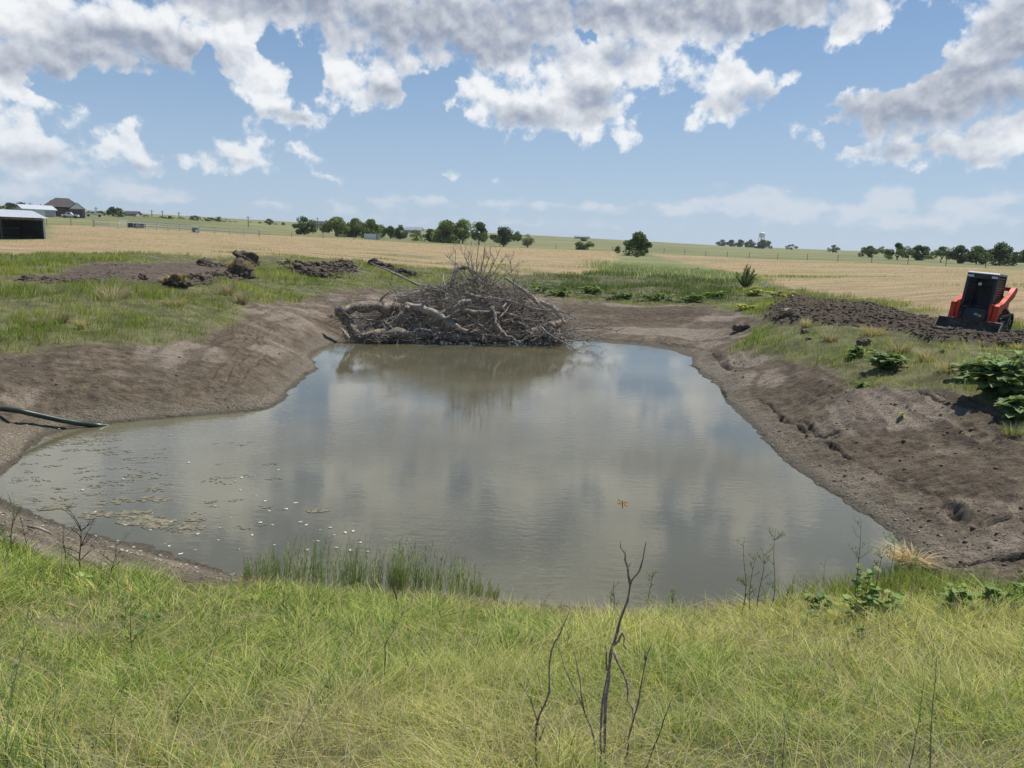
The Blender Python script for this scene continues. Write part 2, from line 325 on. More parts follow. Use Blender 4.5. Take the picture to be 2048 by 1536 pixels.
def terrain(x, y):
    """height, and the masks (hay, green, fresh soil, crust) of the ground at world x,y"""
    r = np.hypot(x, y); z = smooth_z(x, y); near = r < 130
    wx = x+fbm(x, y, .35, 3, .5, 3)*0.5*np.clip(r/20, .3, 3); wy = y+fbm(x, y, .35, 3, .5, 9)*0.5*np.clip(r/20, .3, 3)
    wx = wx+fbm(x, y, 2.2, 2, .5, 5)*.16; wy = wy+fbm(x, y, 2.2, 2, .5, 6)*.16
    full = lambda v: np.full(x.shape, v, float)
    ds, inside = full(99.0), np.zeros(x.shape, bool)
    m = near; a, b = polydist(x[m], y[m], SH); ds[m] = np.where(b, -a, a)
    def region(P, soft, lim):
        s = full(-99.0); mm = r < lim; a, b = polydist(wx[mm], wy[mm], P); s[mm] = np.where(b, a, -a); return sst(s, -soft, soft)
    k = np.clip(r/15, .5, 6)
    soil = region(SOIL_O, .28, 130); hayA = region(HAY_A, 1.2, 400); hayB = region(HAY_B, 1.0, 400)
    dark = region(DARK_R, .25, 120); pit = np.maximum(region(PIT_L, .5, 130), region(PIT_M, .4, 130)); weeds = region(WEEDS, .8, 150)
    hay = np.maximum(hayA, hayB)*(1-weeds)
    # greener strips running through the stubble
    strip = sst(fbm(x*.25, y*1.0, .16, 3, .5, 21), .28, .5)*sst(r, 60, 75)*.6
    hay = hay*(1-strip)
    # relief
    f1 = fbm(x, y, 1.3, 5, .55, 11); f2 = fbm(x, y, 6, 3, .55, 12)
    bank = soil*sst(ds, 0.05, .8)
    z = z+bank*(f1*.075+f2*.022)+soil*sst(ds, -.1, .4)*f2*.012
    # ledges left by the falling water and by the bucket, following the shore
    q = ds+.35*fbm(x, y, .5, 3, .5, 14); amp = sst(fbm(x, y, .35, 2, .5, 15), -.1, .3)
    saw = (q*2.6) % 1.0
    z = z+bank*amp*np.where(x > 0, .10, .06)*(saw**2.5-.3)*sst(ds, .3, 1.2)
    left = (x < -3)
    z = z+np.where(left, bank*sst(ds, .8, 1.3)*sst(-ds, -3.6, -2.8)*.028*np.sin(q*2*np.pi*5.0)*sst(fbm(x, y, .45, 2, .5, 33), -.2, .2), 0)
    clod = np.abs(fbm(x, y, 3.3, 4, .6, 17)); clod2 = fbm(x, y, 1.0, 3, .5, 18)
    z = z+dark*(.10+.16*clod2+.20*(.5-clod))*sst(r, 5, 9)
    z = z+pit*(-.08+.05*f1+.03*f2)
    grass = (1-soil)*(1-hay)*(1-dark)*(1-pit)
    z = z+grass*sst(r, 9, 14)*(.09*fbm(x, y, .8, 4, .5, 19))*sst(-r, -90, -60)
    z = z+weeds*.06*f1
    z = z+sst(r, 60, 200)*.05*fbm(x, y, .12, 3, .5, 22)
    crk = full(0.0)
    for c in CRACKS:
        lo, hi = c[:, :2].min(0)-1.2, c[:, :2].max(0)+1.2
        mm = (x > lo[0]) & (x < hi[0]) & (y > lo[1]) & (y < hi[1])
        if not mm.any(): continue
        jx = x[mm]+.09*fbm(x[mm], y[mm], 3.5, 3, .6, 40); jy = y[mm]+.09*fbm(x[mm], y[mm], 3.5, 3, .6, 41)
        d, _ = polydist(jx, jy, c, False); wv_ = .05+.04*vnoise(x[mm]*2, y[mm]*2, 4)
        ck = np.exp(-(d/np.clip(wv_*.8, .025, .06))**2)*np.clip(.8+.6*vnoise(x[mm]*1.3, y[mm]*1.3, 8), 0, 1.2)
        z[mm] = z[mm]-.13*ck; crk[mm] = np.maximum(crk[mm], ck)
    de = ds+(.16*fbm(x, y, 1.1, 3, .55, 44)+.08*fbm(x, y, 5, 3, .6, 45))*sst(np.abs(ds), 1.6, .3)
    z = np.where((de < 0) & (r < 100), np.minimum(z, -.01-.05*np.clip(-de, 0, 1)), z)
    z = np.where((de >= 0) & (de < .5), np.maximum(z, .012+.06*de+.012*f2), z)
    crust = soil*sst(fbm(x, y, .42, 4, .55, 25), -.04, .30)
    wet = soil*sst(ds+.5*f1, 1.1, .1)
    damp = soil*sst(fbm(q*1.7, (x+y)*.05, 1.0, 3, .6, 27)+.35*fbm(x, y, .9, 3, .6, 28), .0, .35)
    return z, dict(damp=damp, crk=crk, soil=soil, hay=hay, dark=np.maximum(dark, 0), pit=pit, crust=crust, wet=wet, weeds=weeds, ds=ds)
def tz(x, y):
    x = np.atleast_1d(np.asarray(x, float)); y = np.atleast_1d(np.asarray(y, float)); return terrain(x, y)[0]
def tz1(x, y): return float(tz(x, y)[0])

def mesh_np(name, V, F, mat, parent=None, attrs=None, smooth=False, mats=None, fmat=None):
    """V (n,3), F (m,k) -> one linked mesh object"""
    me = bpy.data.meshes.new(name); V = np.asarray(V, np.float32); F = np.asarray(F, np.int32); m, k = F.shape
    me.vertices.add(len(V)); me.vertices.foreach_set('co', V.ravel())
    me.loops.add(m*k); me.loops.foreach_set('vertex_index', F.ravel())
    me.polygons.add(m); me.polygons.foreach_set('loop_start', np.arange(0, m*k, k, dtype=np.int32))
    me.polygons.foreach_set('loop_total', np.full(m, k, np.int32))
    if smooth: me.polygons.foreach_set('use_smooth', np.ones(m, bool))
    for mm in (mats or [mat]): me.materials.append(mm)
    if fmat is not None: me.polygons.foreach_set('material_index', np.asarray(fmat, np.int32))
    for an, av in (attrs or {}).items():
        at = me.color_attributes.new(an, 'FLOAT_COLOR', 'POINT')
        av = np.asarray(av, np.float32)
        if av.shape[1] == 3: av = np.concatenate([av, np.ones((len(av), 1), np.float32)], 1)
        at.data.foreach_set('color', av.ravel())
    me.update(); me.validate()
    o = bpy.data.objects.new(name, me); C.objects.link(o)
    if parent is not None: o.parent = parent
    return o
def tag(o, label=None, cat=None, group=None, kind=None):
    if label: o['label'] = label
    if cat: o['category'] = cat
    if group: o['group'] = group
    if kind: o['kind'] = kind
    return o
def thing(name, label, cat, loc=(0, 0, 0), rz=0.0, group=None):
    o = bpy.data.objects.new(name, None); C.objects.link(o); o.location = loc; o.rotation_euler = (0, 0, rz)
    o.empty_display_size = .2
    return tag(o, label, cat, group)

def material(name):
    m = bpy.data.materials.new(name); m.use_nodes = True; t = m.node_tree; t.nodes.clear()
    n = NT(t); b = t.nodes.new('ShaderNodeBsdfPrincipled'); o = t.nodes.new('ShaderNodeOutputMaterial')
    t.links.new(b.outputs[0], o.inputs[0]); n.b = b; n.o = o; n.mat = m; return n
def put(n, **kw):
    names = dict(color='Base Color', rough='Roughness', metal='Metallic', normal='Normal', spec='Specular IOR Level', ior='IOR')
    for k, v in kw.items():
        if isinstance(v, tuple) and len(v) == 3: v = (*v, 1)
        n._in(n.b.inputs[names[k]], v)
    return n.mat

# ground material: one sheet, its colours from the masks and from noise in world space
n = material('ground'); P = n.pos(); A = n.attr('zone'); B = n.attr('zone2'); aR, aG, aB = n.sep(A.outputs['Color']); bR, bG, bB = n.sep(B.outputs['Color'])
big = n.noise(P, .35, 4, .55); mid = n.noise(P, 3.0, 5, .6); fine = n.noise(P, 22, 5, .65); speck = n.noise(P, 70, 3, .7)
dirt = n.mix(n.ss(mid, .32, .68), (.098, .078, .052), (.235, .190, .130))
dirt = n.mix(n.ss(n.noise(n.mapping(P, (1, 2.6, 2.6)), 2.4, 6, .7), .52, .66, 0, .55), dirt, (.065, .050, .036))
dirt = n.mix(n.ss(big, .35, .65, 0, .5), dirt, (.145, .114, .078))
dirt = n.mix(n.m('MULTIPLY', bG, n.ss(fine, .3, .6, .25, 1)), dirt, (.34, .285, .22))
dirt = n.mix(n.m('MULTIPLY', A.outputs['Alpha'], .62), dirt, n.mix(n.ss(fine, .35, .65), (.062, .046, .032), (.13, .098, .068)))
dirt = n.mix(n.m('MULTIPLY', n.ss(speck, .62, .75), .5), dirt, (.33, .29, .23))
wetc = n.mix(n.ss(fine, .35, .65), (.10, .086, .060), (.29, .25, .18))
dirt = n.mix(n.m('MULTIPLY', bB, .8), dirt, wetc)
dirt = n.mix(n.ss(n.sep(P)[2], .10, .02, 0, .7), dirt, (.07, .06, .043))
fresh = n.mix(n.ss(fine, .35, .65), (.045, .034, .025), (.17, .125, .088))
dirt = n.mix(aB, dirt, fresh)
pitc = n.mix(n.ss(n.noise(n.mapping(P, (.6, 2.5, 1)), 1.2, 4), .35, .65), (.10, .075, .058), (.165, .13, .10))
dirt = n.mix(bR, dirt, pitc)
Ps = n.mapping(P, (.35, 1.4, 1), rot=(0, 0, .12))
rows = n.noise(Ps, .55, 5, .62); rows2 = n.noise(n.mapping(P, (.7, 2.2, 1), rot=(0, 0, .12)), 1.7, 5, .68)
hayc = n.mix(n.ss(rows, .35, .66), (.26, .19, .11), (.41, .31, .18))
hayc = n.mix(n.ss(rows2, .5, .75, 0, .8), hayc, (.52, .41, .23))
hayc = n.mix(n.ss(rows2, .42, .28, 0, .6), hayc, (.19, .145, .085))
hayc = n.mix(n.ss(n.noise(P, .045, 3, .5), .5, .7, 0, .42), hayc, (.28, .26, .12))
pat = n.noise(n.mapping(P, (.5, 1, 1)), .06, 5, .6)
past = n.mix(n.ss(pat, .35, .65), (.135, .155, .062), (.235, .235, .105))
past = n.mix(n.ss(n.noise(n.mapping(P, (.25, 1, 1)), .35, 5, .65), .5, .72, 0, .6), past, (.085, .105, .042))
past = n.mix(n.ss(mid, .5, .75, 0, .4), past, (.25, .22, .12))
rad = n.v('LENGTH', P); nearp = n.mix(n.ss(n.noise(P, 1.3, 5, .65), .35, .65), (.075, .075, .035), (.17, .165, .08))
past = n.mix(n.ss(rad, 60, 110), nearp, past)
g = n.mix(aG, past, hayc); col = n.mix(aR, g, dirt)
hgt = n.m('ADD', n.m('MULTIPLY', mid, .4), n.m('ADD', n.m('MULTIPLY', fine, .45), n.m('MULTIPLY', speck, .15)))
nb = n.bump(n.noise(n.mapping(P, (1, 2.2, 2)), 1.6, 6, .68), n.m('MULTIPLY', aR, .9), .30)
nb = n.bump(hgt, 1.0, .06, nb)
nb = n.bump(n.m('MULTIPLY', rows2, aG), .9, .16, nb)
cr = n.voro(n.v('ADD', P, n.v('SCALE', n.noise(P, 4, 2, .5, color=True), scale=.12)), 5.5, 'DISTANCE_TO_EDGE')
nb = n.bump(n.m('MULTIPLY', n.ss(cr, 0, .06), n.m('MULTIPLY', bG, aR)), .7, .02, nb)
GROUND = put(n, color=col, rough=n.m('SUBTRACT', .97, n.m('MULTIPLY', bB, .25)), normal=nb, spec=.25)

# ground sheet: rings round the viewer's spot so that near ground is fine and far ground coarse
NR, NF, NB_ = 1150, 860, 60
rr = np.concatenate([[.0], np.exp(np.linspace(math.log(1.0), math.log(9), 150))[:-1], np.exp(np.linspace(math.log(9), math.log(62), 720))[:-1],
                     np.exp(np.linspace(math.log(62), math.log(220), 220))[:-1], np.exp(np.linspace(math.log(220), math.log(3000), 80))])
th = np.concatenate([np.linspace(-.78, .78, NF), np.linspace(.78, 2*math.pi-.78, NB_+2)[1:-1]])
TT, RR = np.meshgrid(th, rr); GX = RR*np.sin(TT); GY = RR*np.cos(TT)
GZ, MK = terrain(GX.ravel(), GY.ravel())
nr, nt = len(rr), len(th)
ii = np.arange(nr-1)[:, None]*nt; jj = np.arange(nt)[None, :]; j2 = (jj+1) % nt
F = np.stack([ii+jj, ii+nt+jj, ii+nt+j2, ii+j2], -1).reshape(-1, 4)[:, ::-1]
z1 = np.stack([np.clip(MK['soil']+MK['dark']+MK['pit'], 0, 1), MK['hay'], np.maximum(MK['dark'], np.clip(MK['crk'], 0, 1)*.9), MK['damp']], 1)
z2 = np.stack([MK['pit'], MK['crust'], MK['wet']], 1)
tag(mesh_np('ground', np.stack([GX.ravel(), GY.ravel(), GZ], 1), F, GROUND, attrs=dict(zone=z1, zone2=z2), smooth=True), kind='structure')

# pond water: muddy, opaque, small wind ripples
n = material('water'); P = n.pos()
wx_ = n.noise(n.mapping(P, (1.0, 2.4, 1), rot=(0, 0, .25)), 3.2, 3, .55); wy_ = n.noise(n.mapping(P, (1, 1.6, 1), rot=(0, 0, -.3)), 9, 3, .6)
calm = n.ss(n.noise(P, .16, 2, .5), .40, .62, .25, 1.0)
hh = n.m('MULTIPLY', n.m('ADD', n.m('MULTIPLY', wx_, .7), n.m('MULTIPLY', wy_, .22)), calm)
wb = n.bump(hh, .24, .03)
WATER = put(n, color=n.mix(n.ss(n.noise(P, .2, 3), .4, .65), (.098, .092, .054), (.13, .122, .074)), rough=.012, normal=wb, ior=1.5, spec=.5)
gx, gy = np.meshgrid(np.linspace(-22, 22, 90), np.linspace(5, 40, 80)); P3 = np.stack([gx.ravel(), gy.ravel(), np.zeros(gx.size)], 1)
d_, in_ = polydist(P3[:, 0], P3[:, 1], SH); ok = (in_ | (d_ < 1.3)).reshape(gx.shape)
F = []
for j in range(79):
    for i in range(89):
        if ok[j, i] and ok[j, i+1] and ok[j+1, i] and ok[j+1, i+1]: F.append((j*90+i, j*90+i+1, (j+1)*90+i+1, (j+1)*90+i))
used = np.unique(np.array(F)); mp = -np.ones(len(P3), int); mp[used] = np.arange(len(used))
tag(mesh_np('pond_water', P3[used], mp[np.array(F)], WATER), kind='structure')
# ------------------------------------------------------------------ shape helpers
class MB:
    """collects polygons, then links them as one mesh"""
    def __init__(s): s.v = []; s.f = []; s.mi = []
    def poly(s, pts, mi=0):
        b = len(s.v); s.v += [tuple(p) for p in pts]; s.f.append(tuple(range(b, b+len(pts)))); s.mi.append(mi)
    def box(s, x0, x1, y0, y1, z0, z1, mi=0):
        c = [(x, y, z) for z in (z0, z1) for y in (y0, y1) for x in (x0, x1)]; b = len(s.v); s.v += c
        for f in ((0, 2, 3, 1), (4, 5, 7, 6), (0, 1, 5, 4), (2, 6, 7, 3), (0, 4, 6, 2), (1, 3, 7, 5)):
            s.f.append(tuple(b+i for i in f)); s.mi.append(mi)
    def prism(s, prof, x0, x1, mi=0):
        """profile of (y,z) pairs swept along x"""
        n = len(prof); b = len(s.v); s.v += [(x0, y, z) for y, z in prof]+[(x1, y, z) for y, z in prof]
        s.f.append(tuple(range(b, b+n))); s.f.append(tuple(range(b+2*n-1, b+n-1, -1))); s.mi += [mi, mi]
        for i in range(n):
            j = (i+1) % n; s.f.append((b+i, b+n+i, b+n+j, b+j)); s.mi.append(mi)
    def tube(s, pts, rad, k=6, mi=0, cap=True):
        pts = [Vector(p) for p in pts]; n = len(pts); rad = rad if hasattr(rad, '__len__') else [rad]*n
        b = len(s.v); u = None
        for i, p in enumerate(pts):
            t = (pts[min(i+1, n-1)]-pts[max(i-1, 0)]).normalized()
            if u is None: u = t.orthogonal().normalized()
            u = (u-t*u.dot(t)); u = u.normalized() if u.length > 1e-6 else t.orthogonal().normalized(); w_ = t.cross(u)
            for q in range(k):
                a = 2*math.pi*q/k; s.v.append(tuple(p+(u*math.cos(a)+w_*math.sin(a))*rad[i]))
        for i in range(n-1):
            for q in range(k):
                s.f.append((b+i*k+q, b+i*k+(q+1) % k, b+(i+1)*k+(q+1) % k, b+(i+1)*k+q)); s.mi.append(mi)
        if cap:
            s.f.append(tuple(b+q for q in range(k-1, -1, -1))); s.f.append(tuple(b+(n-1)*k+q for q in range(k))); s.mi += [mi, mi]
    def build(s, name, mats, parent=None, smooth=False, bevel=0):
        me = bpy.data.meshes.new(name); me.from_pydata(s.v, [], s.f)
        for m in (mats if isinstance(mats, (list, tuple)) else [mats]): me.materials.append(m)
        me.polygons.foreach_set('material_index', s.mi)
        if smooth: me.polygons.foreach_set('use_smooth', [True]*len(s.f))
        bm = bmesh.new(); bm.from_mesh(me); bmesh.ops.recalc_face_normals(bm, faces=bm.faces)
        if bevel:
            es = [e for e in bm.edges if len(e.link_faces) == 2 and e.calc_face_angle(0) > .5]
            bmesh.ops.bevel(bm, geom=es, offset=bevel, segments=2, affect='EDGES', profile=.6)
        bm.to_mesh(me); bm.free(); me.update()
        o = bpy.data.objects.new(name, me); C.objects.link(o)
        if parent is not None: o.parent = parent
        return o
def copy_tree(o, parent=None):
    c = o.copy(); C.objects.link(c); c.parent = parent
    for ch in [q for q in bpy.data.objects if q.parent == o]: copy_tree(ch, c)
    return c
def leafmat(name, trans=.35, rough=.6, spec=.25, gain=1.0):
    n = material(name); a = n.attr('col'); c = a.outputs['Color']
    put(n, color=c, rough=rough, spec=spec)
    tr = n.n.new('ShaderNodeBsdfTranslucent'); n.l.new(n.mix(1.0, c, (1.25*gain, 1.3*gain, .6*gain), 'MULTIPLY'), tr.inputs[0])
    mx = n.n.new('ShaderNodeMixShader'); mx.inputs[0].default_value = trans
    n.l.new(n.b.outputs[0], mx.inputs[1]); n.l.new(tr.outputs[0], mx.inputs[2]); n.l.new(mx.outputs[0], n.o.inputs[0]); return n.mat
def plain(name, col, rough=.6, metal=0.0, var=.15, scale=8.0, bump=0.0, spec=.5):
    n = material(name); oc = n.n.new('ShaderNodeTexCoord').outputs['Object']; f = n.noise(oc, scale, 5, .6)
    d = tuple(c*(1-var*1.6) for c in col); b = tuple(min(1, c*(1+var)) for c in col)
    nm = n.bump(n.noise(oc, scale*3, 4), bump, .02) if bump else None
    return put(n, color=n.mix(n.ss(f, .3, .7), d, b), rough=n.ss(f, .3, .7, min(1, rough+.12), max(0, rough-.1)), metal=metal, normal=nm, spec=spec)
GRASS = leafmat('grass_blade', .42, .6, .12); LEAF = leafmat('leaf', .35, .6, .2); CROWN = leafmat('tree_leaf', .22, .6, .2)
def barkmat(name, a, b, c, sc=1.0):
    n = material(name); P = n.pos(); st = n.noise(n.v('MULTIPLY', P, (3.0*sc, 3.0*sc, 3.0*sc)), 2.2, 6, .7); sp = n.noise(P, 14*sc, 4, .7)
    col = n.mix(n.ss(st, .38, .62), a, b); col = n.mix(n.ss(sp, .52, .70), col, c)
    return put(n, color=col, rough=.85, normal=n.bump(sp, .8, .03), spec=.3)
BARK = barkmat('weathered_bark', (.10, .076, .055), (.34, .275, .205), (.56, .50, .42)); TWIG = barkmat('grey_twig', (.17, .145, .115), (.46, .40, .33), (.68, .62, .54), 2)
TRUNK = barkmat('tree_trunk', (.05, .04, .03), (.12, .10, .08), (.18, .16, .13)); DEADWOOD = barkmat('pale_dead_wood', (.22, .18, .14), (.42, .36, .29), (.55, .5, .43))
STALK = barkmat('brown_stalk', (.24, .17, .14), (.48, .37, .31), (.72, .64, .55), 6)

rng = np.random.RandomState(11)
def blades(name, P, H, W, lean, col, label, cat, mat=GRASS, segs=3, kind='stuff', parent=None, droop=.6, face=None):
    """grass blades: P base points (N,3), heights, widths, lean vectors (N,2) in units of height"""
    N = len(P); yaw = rng.rand(N)*2*np.pi; ts = np.linspace(0, 1, segs+1)
    sx, sy = np.cos(yaw), np.sin(yaw); V = np.empty((N, segs+1, 2, 3), np.float32)
    for i, t in enumerate(ts):
        q = t**1.6; cx = P[:, 0]+lean[:, 0]*H*q; cy = P[:, 1]+lean[:, 1]*H*q
        L = np.hypot(lean[:, 0], lean[:, 1]); cz = P[:, 2]+H*(t-droop*np.clip(L, 0, 1.3)*t*t*.55)
        w_ = W*(1-t)**.7*.5+W*.04
        for k, sg in enumerate((-1, 1)):
            V[:, i, k, 0] = cx+sg*sx*w_; V[:, i, k, 1] = cy+sg*sy*w_; V[:, i, k, 2] = cz
    b = np.arange(N)[:, None]*(2*(segs+1)); i = np.arange(segs)[None, :]*2
    F = np.stack([b+i, b+i+1, b+i+3, b+i+2], -1).reshape(-1, 4)
    shade = (1.0+0*ts)[None, :, None, None]; cc = np.broadcast_to(col[:, None, None, :]*shade, (N, segs+1, 2, 3)).reshape(-1, 3)
    o = mesh_np(name, V.reshape(-1, 3), F, mat, attrs=dict(col=cc), parent=parent)
    if label: tag(o, label, cat, kind=kind)
    return o
def pal(N, cols, weights, jit=.18, idx=None):
    cols = np.array(cols); i = rng.choice(len(cols), N, p=np.array(weights)/sum(weights)) if idx is None else idx
    return np.clip(cols[i]*(1+jit*rng.randn(N, 1))*(1+.05*rng.randn(N, 3)), .005, .9)
def polar(N, r0, r1, th0, th1, p=1.0):
    """random ground points, denser near: density per area falls as r^-p ... uniform in r when p=1"""
    u = rng.rand(N); r = np.exp(np.log(r0)+u*np.log(r1/r0)) if p == 2 else r0+u*(r1-r0); t = th0+rng.rand(N)*(th1-th0)
    return r*np.sin(t), r*np.cos(t)

# ---- foreground grass on the dam
GF = [(.10,.19,.035),(.20,.33,.055),(.42,.51,.12),(.70,.66,.25),(.54,.46,.24),(.07,.115,.03)]
x, y = polar(330000, 1.45, 9.4, -.98, .98); z, mk = terrain(x, y)
patch = fbm(x, y, .9, 3, .5, 51); dry = sst(fbm(x, y, .5, 3, .5, 52)+.28*(x/np.maximum(y, 1)), -.05, .42)
dens = (1-mk['soil'])*np.where(mk['soil'] > .5, 0, 1); edge = sst(mk['ds'], .25, .8)
keep = (rng.rand(len(x)) < dens*(.35+.65*edge)*np.clip(.75+.6*patch, .25, 1)); x, y, z = x[keep], y[keep], z[keep]; dry = dry[keep]; patch = patch[keep]; N = len(x)
wts = rng.rand(N); idx = np.where(wts < .12, 5, np.where(wts < .34, 0, np.where(wts < .56, 1, np.where(wts < .78, 2, 3))))
sw = rng.rand(N) < dry*.55; idx = np.where(sw, np.where(rng.rand(N) < .5, 3, 4), idx); hh_ = rng.rand(N)**1.5; idx = np.where((hh_ < .22) & (rng.rand(N) < .8), np.where(rng.rand(N) < .5, 5, 0), idx)
r = np.hypot(x, y); a = rng.rand(N)*2*np.pi; L = .2+1.3*rng.rand(N); cl_ = fbm(x, y, 2.6, 3, .55, 57); sw_ = 6.28*fbm(x, y, .8, 2, .5, 58); lnx = np.cos(a)*L+.75*np.cos(sw_*2); lny = np.sin(a)*L+.75*np.sin(sw_*2)
blades('foreground_grass', np.stack([x, y, z-.02], 1), (.05+.14*hh_)*np.clip(1.05+.5*patch+.7*cl_, .35, 1.7)*np.clip(.85+.1*(r-3), .85, 1.15), (.0025+.0027*rng.rand(N))*np.clip(r/3.5, .9, 1.9),
       np.stack([lnx, lny], 1), pal(N, GF, [1]*6, .16, idx), 'tangled green and straw coloured grass covering the near bank', 'grass')
# long pale seed stems lying in it
x, y = polar(22000, 1.7, 8.3, -.84, .84); z, mk = terrain(x, y); k = (mk['soil'] < .3); x, y, z = x[k], y[k], z[k]; N = len(x); a = rng.rand(N)*2*np.pi; L = .5+1.2*rng.rand(N)
blades('seed_stems', np.stack([x, y, z+.01], 1), .14+.13*rng.rand(N), .0022+.0012*rng.rand(N)*np.hypot(x, y)/3, np.stack([np.cos(a)*L, np.sin(a)*L], 1), pal(N, [(.48,.44,.22),(.52,.45,.28),(.36,.38,.15)], [2, 2, 1]),
       'long thin straw stems arching through the near grass', 'grass', segs=4)

# ---- grass and weeds round the pond, on the berms and beyond
x, y = polar(820000, 9.0, 95.0, -.86, .86, 2); z, mk = terrain(x, y); r = np.hypot(x, y)
near_bank = (r < 12.5) & (np.abs(x) < 60) & (y < 9.5)
vn = fbm(x, y, 1.6, 3, .6, 66); veg = (1-sst(mk['soil']+.9*vn*(mk['soil'] > .02)*(mk['soil'] < .98), .3, .7))*(1-mk['hay'])*(1-mk['dark']*.97)*(1-mk['pit'])
tall = sst(fbm(x, y, .28, 3, .5, 61), -.25, .35); bare = fbm(x, y, 1.1, 3, .5, 62)
fringe = sst(veg, .5, 1.0)
thin = np.where(x < 0, 1.0, np.where((r < 34) & (x > 5), .55+.45*sst(fbm(x, y, .5, 3, .5, 64), -.2, .25), 1.0))
keep = (rng.rand(len(x)) < veg*thin*np.clip(.6+.9*bare, .12, 1)) & (mk['ds'] > .4)
x, y, z, r, tall = x[keep], y[keep], z[keep], r[keep], tall[keep]; bare = bare[keep]; wd = mk['weeds'][keep]; ds = mk['ds'][keep]; N = len(x)
c1 = fbm(x, y, .35, 3, .5, 71); c2 = fbm(x, y, 1.4, 3, .5, 72)
GM = [(.29,.35,.09),(.19,.25,.06),(.42,.42,.15),(.48,.42,.26),(.09,.125,.042),(.34,.31,.25),(.13,.17,.09)]
u = rng.rand(N)
idx = np.where(u < .30, 0, np.where(u < .62, 1, np.where(u < .80, 2, np.where(u < .87, 3, 4))))
idx = np.where((c1 > .12) & (u > .35), 2, idx); idx = np.where((c2 > .30) & (u > .25), 5, idx); idx = np.where((c1 < -.2) & (u > .4), 1, idx)
idx = np.where((wd > .5), np.where(u < .5, 6, np.where(u < .85, 4, 1)), idx)
low = np.where((x < 0) & (ds < 6.5), sst(ds, 2.5, 7), np.where((x > 5) & (r < 30), .45, 1.0))
H = (.09+.30*tall*low+.10*rng.rand(N))*np.where(r > 60, .8, 1); H = H*np.where(wd > .5, 1.4, 1)
a = rng.rand(N)*2*np.pi; L = .15+.6*rng.rand(N)
blades('bank_grass', np.stack([x, y, z-.03], 1), H, np.clip(.0005*r, .008, .04)*(.8+.6*rng.rand(N)), np.stack([np.cos(a)*L+.15, np.sin(a)*L], 1), pal(N, GM, [1]*7, .17, idx),
       'patchy green grass and low weeds round the top of the pond banks', 'grass', segs=2)
# ---- mown hay lying on the fields
x, y = polar(190000, 40.0, 240.0, -.74, .74, 2); z, mk = terrain(x, y); r = np.hypot(x, y)
row = fbm(x*.4, y*1.5, .5, 3, .5, 81); keep = (rng.rand(len(x)) < mk['hay']*np.clip(.55+1.6*row, .08, 1)); x, y, z, r = x[keep], y[keep], z[keep], r[keep]; N = len(x)
a = rng.rand(N)*2*np.pi; L = .6+1.0*rng.rand(N)
blades('cut_hay', np.stack([x, y, z-.01], 1), (.05+.07*rng.rand(N))*np.clip(r/80, .8, 1.5), np.clip(.0007*r, .03, .12), np.stack([np.cos(a)*L, np.sin(a)*L], 1), pal(N, [(.54,.42,.22),(.46,.35,.18),(.37,.28,.15),(.33,.30,.13),(.62,.48,.30)], [3, 3, 2, 1.0, 1.5]),
       'dry tan mown hay lying over the fields beyond the pond', 'hay', segs=1)
# ------------------------------------------------------------------ soil clods
CLOD = material('dark_clod'); n = CLOD; P = n.pos(); sp = n.noise(P, 12, 5, .7)
col = n.mix(n.ss(sp, .35, .68), (.050, .041, .031), (.19, .155, .115))
CLOD = put(n, color=col, rough=.95, normal=n.bump(sp, 1.0, .05), spec=.2)
n = material('bank_clod'); P = n.pos(); sp = n.noise(P, 12, 5, .7)
PEB = put(n, color=n.mix(n.ss(sp, .35, .65), (.085, .063, .047), (.23, .18, .135)), rough=.95, normal=n.bump(sp, .8, .03), spec=.2)
TANC0 = plain('pebble', (.40, .35, .27), .9, var=.4, scale=3)
def ico(sub):
    bm = bmesh.new(); bmesh.ops.create_icosphere(bm, subdivisions=sub, radius=1); V = np.array([v.co[:] for v in bm.verts]); F = np.array([[v.index for v in f.verts] for f in bm.faces]); bm.free(); return V, F
IC1, IC2, IC3 = ico(1), ico(2), ico(4)
def lump(base, seed, rough=.35, f=1.3):
    V = base[0]; s = seed*7.3
    d = fbm(V[:, 0]*f+s, V[:, 1]*f+V[:, 2]*1.7+s, 1.0, 3, .6, 3)+.6*np.abs(fbm(V[:, 2]*f*2-s, V[:, 0]*f*2+V[:, 1], 1.0, 3, .6, 8))
    return V*(1+rough*d)[:, None]
def scatter_lumps(name, x, y, z, s, mat, base=IC1, label=None, cat=None, flat=.7, rough=.45, kind='stuff'):
    shapes = [lump(base, k, rough) for k in range(14)]; k = rng.randint(0, 14, len(x)); sh = np.stack(shapes)[k]
    a = rng.rand(len(x))*6.283; ca, sa = np.cos(a)[:, None], np.sin(a)[:, None]; st = 1+.5*rng.rand(len(x))[:, None]
    X = (sh[..., 0]*ca*st-sh[..., 1]*sa)*s[:, None]+x[:, None]; Y = (sh[..., 0]*sa*st+sh[..., 1]*ca)*s[:, None]+y[:, None]; Z = sh[..., 2]*s[:, None]*flat+z[:, None]
    nv = sh.shape[1]; F = (base[1][None]+(np.arange(len(x))*nv)[:, None, None]).reshape(-1, 3)
    return tag(mesh_np(name, np.stack([X, Y, Z], -1).reshape(-1, 3), F, mat), label, cat, kind=kind)
x, y = polar(260000, 8.0, 75.0, -.76, .76, 2); z, mk = terrain(x, y)
k = (rng.rand(len(x)) < mk['dark']*.5); sz = np.clip(.022+.075*rng.rand(k.sum())**2.6, 0, .13)
scatter_lumps('soil_clods', x[k], y[k], z[k]+.01, sz, CLOD, label='dark freshly dug soil clods heaped along the right bank by the track loader', cat='soil')
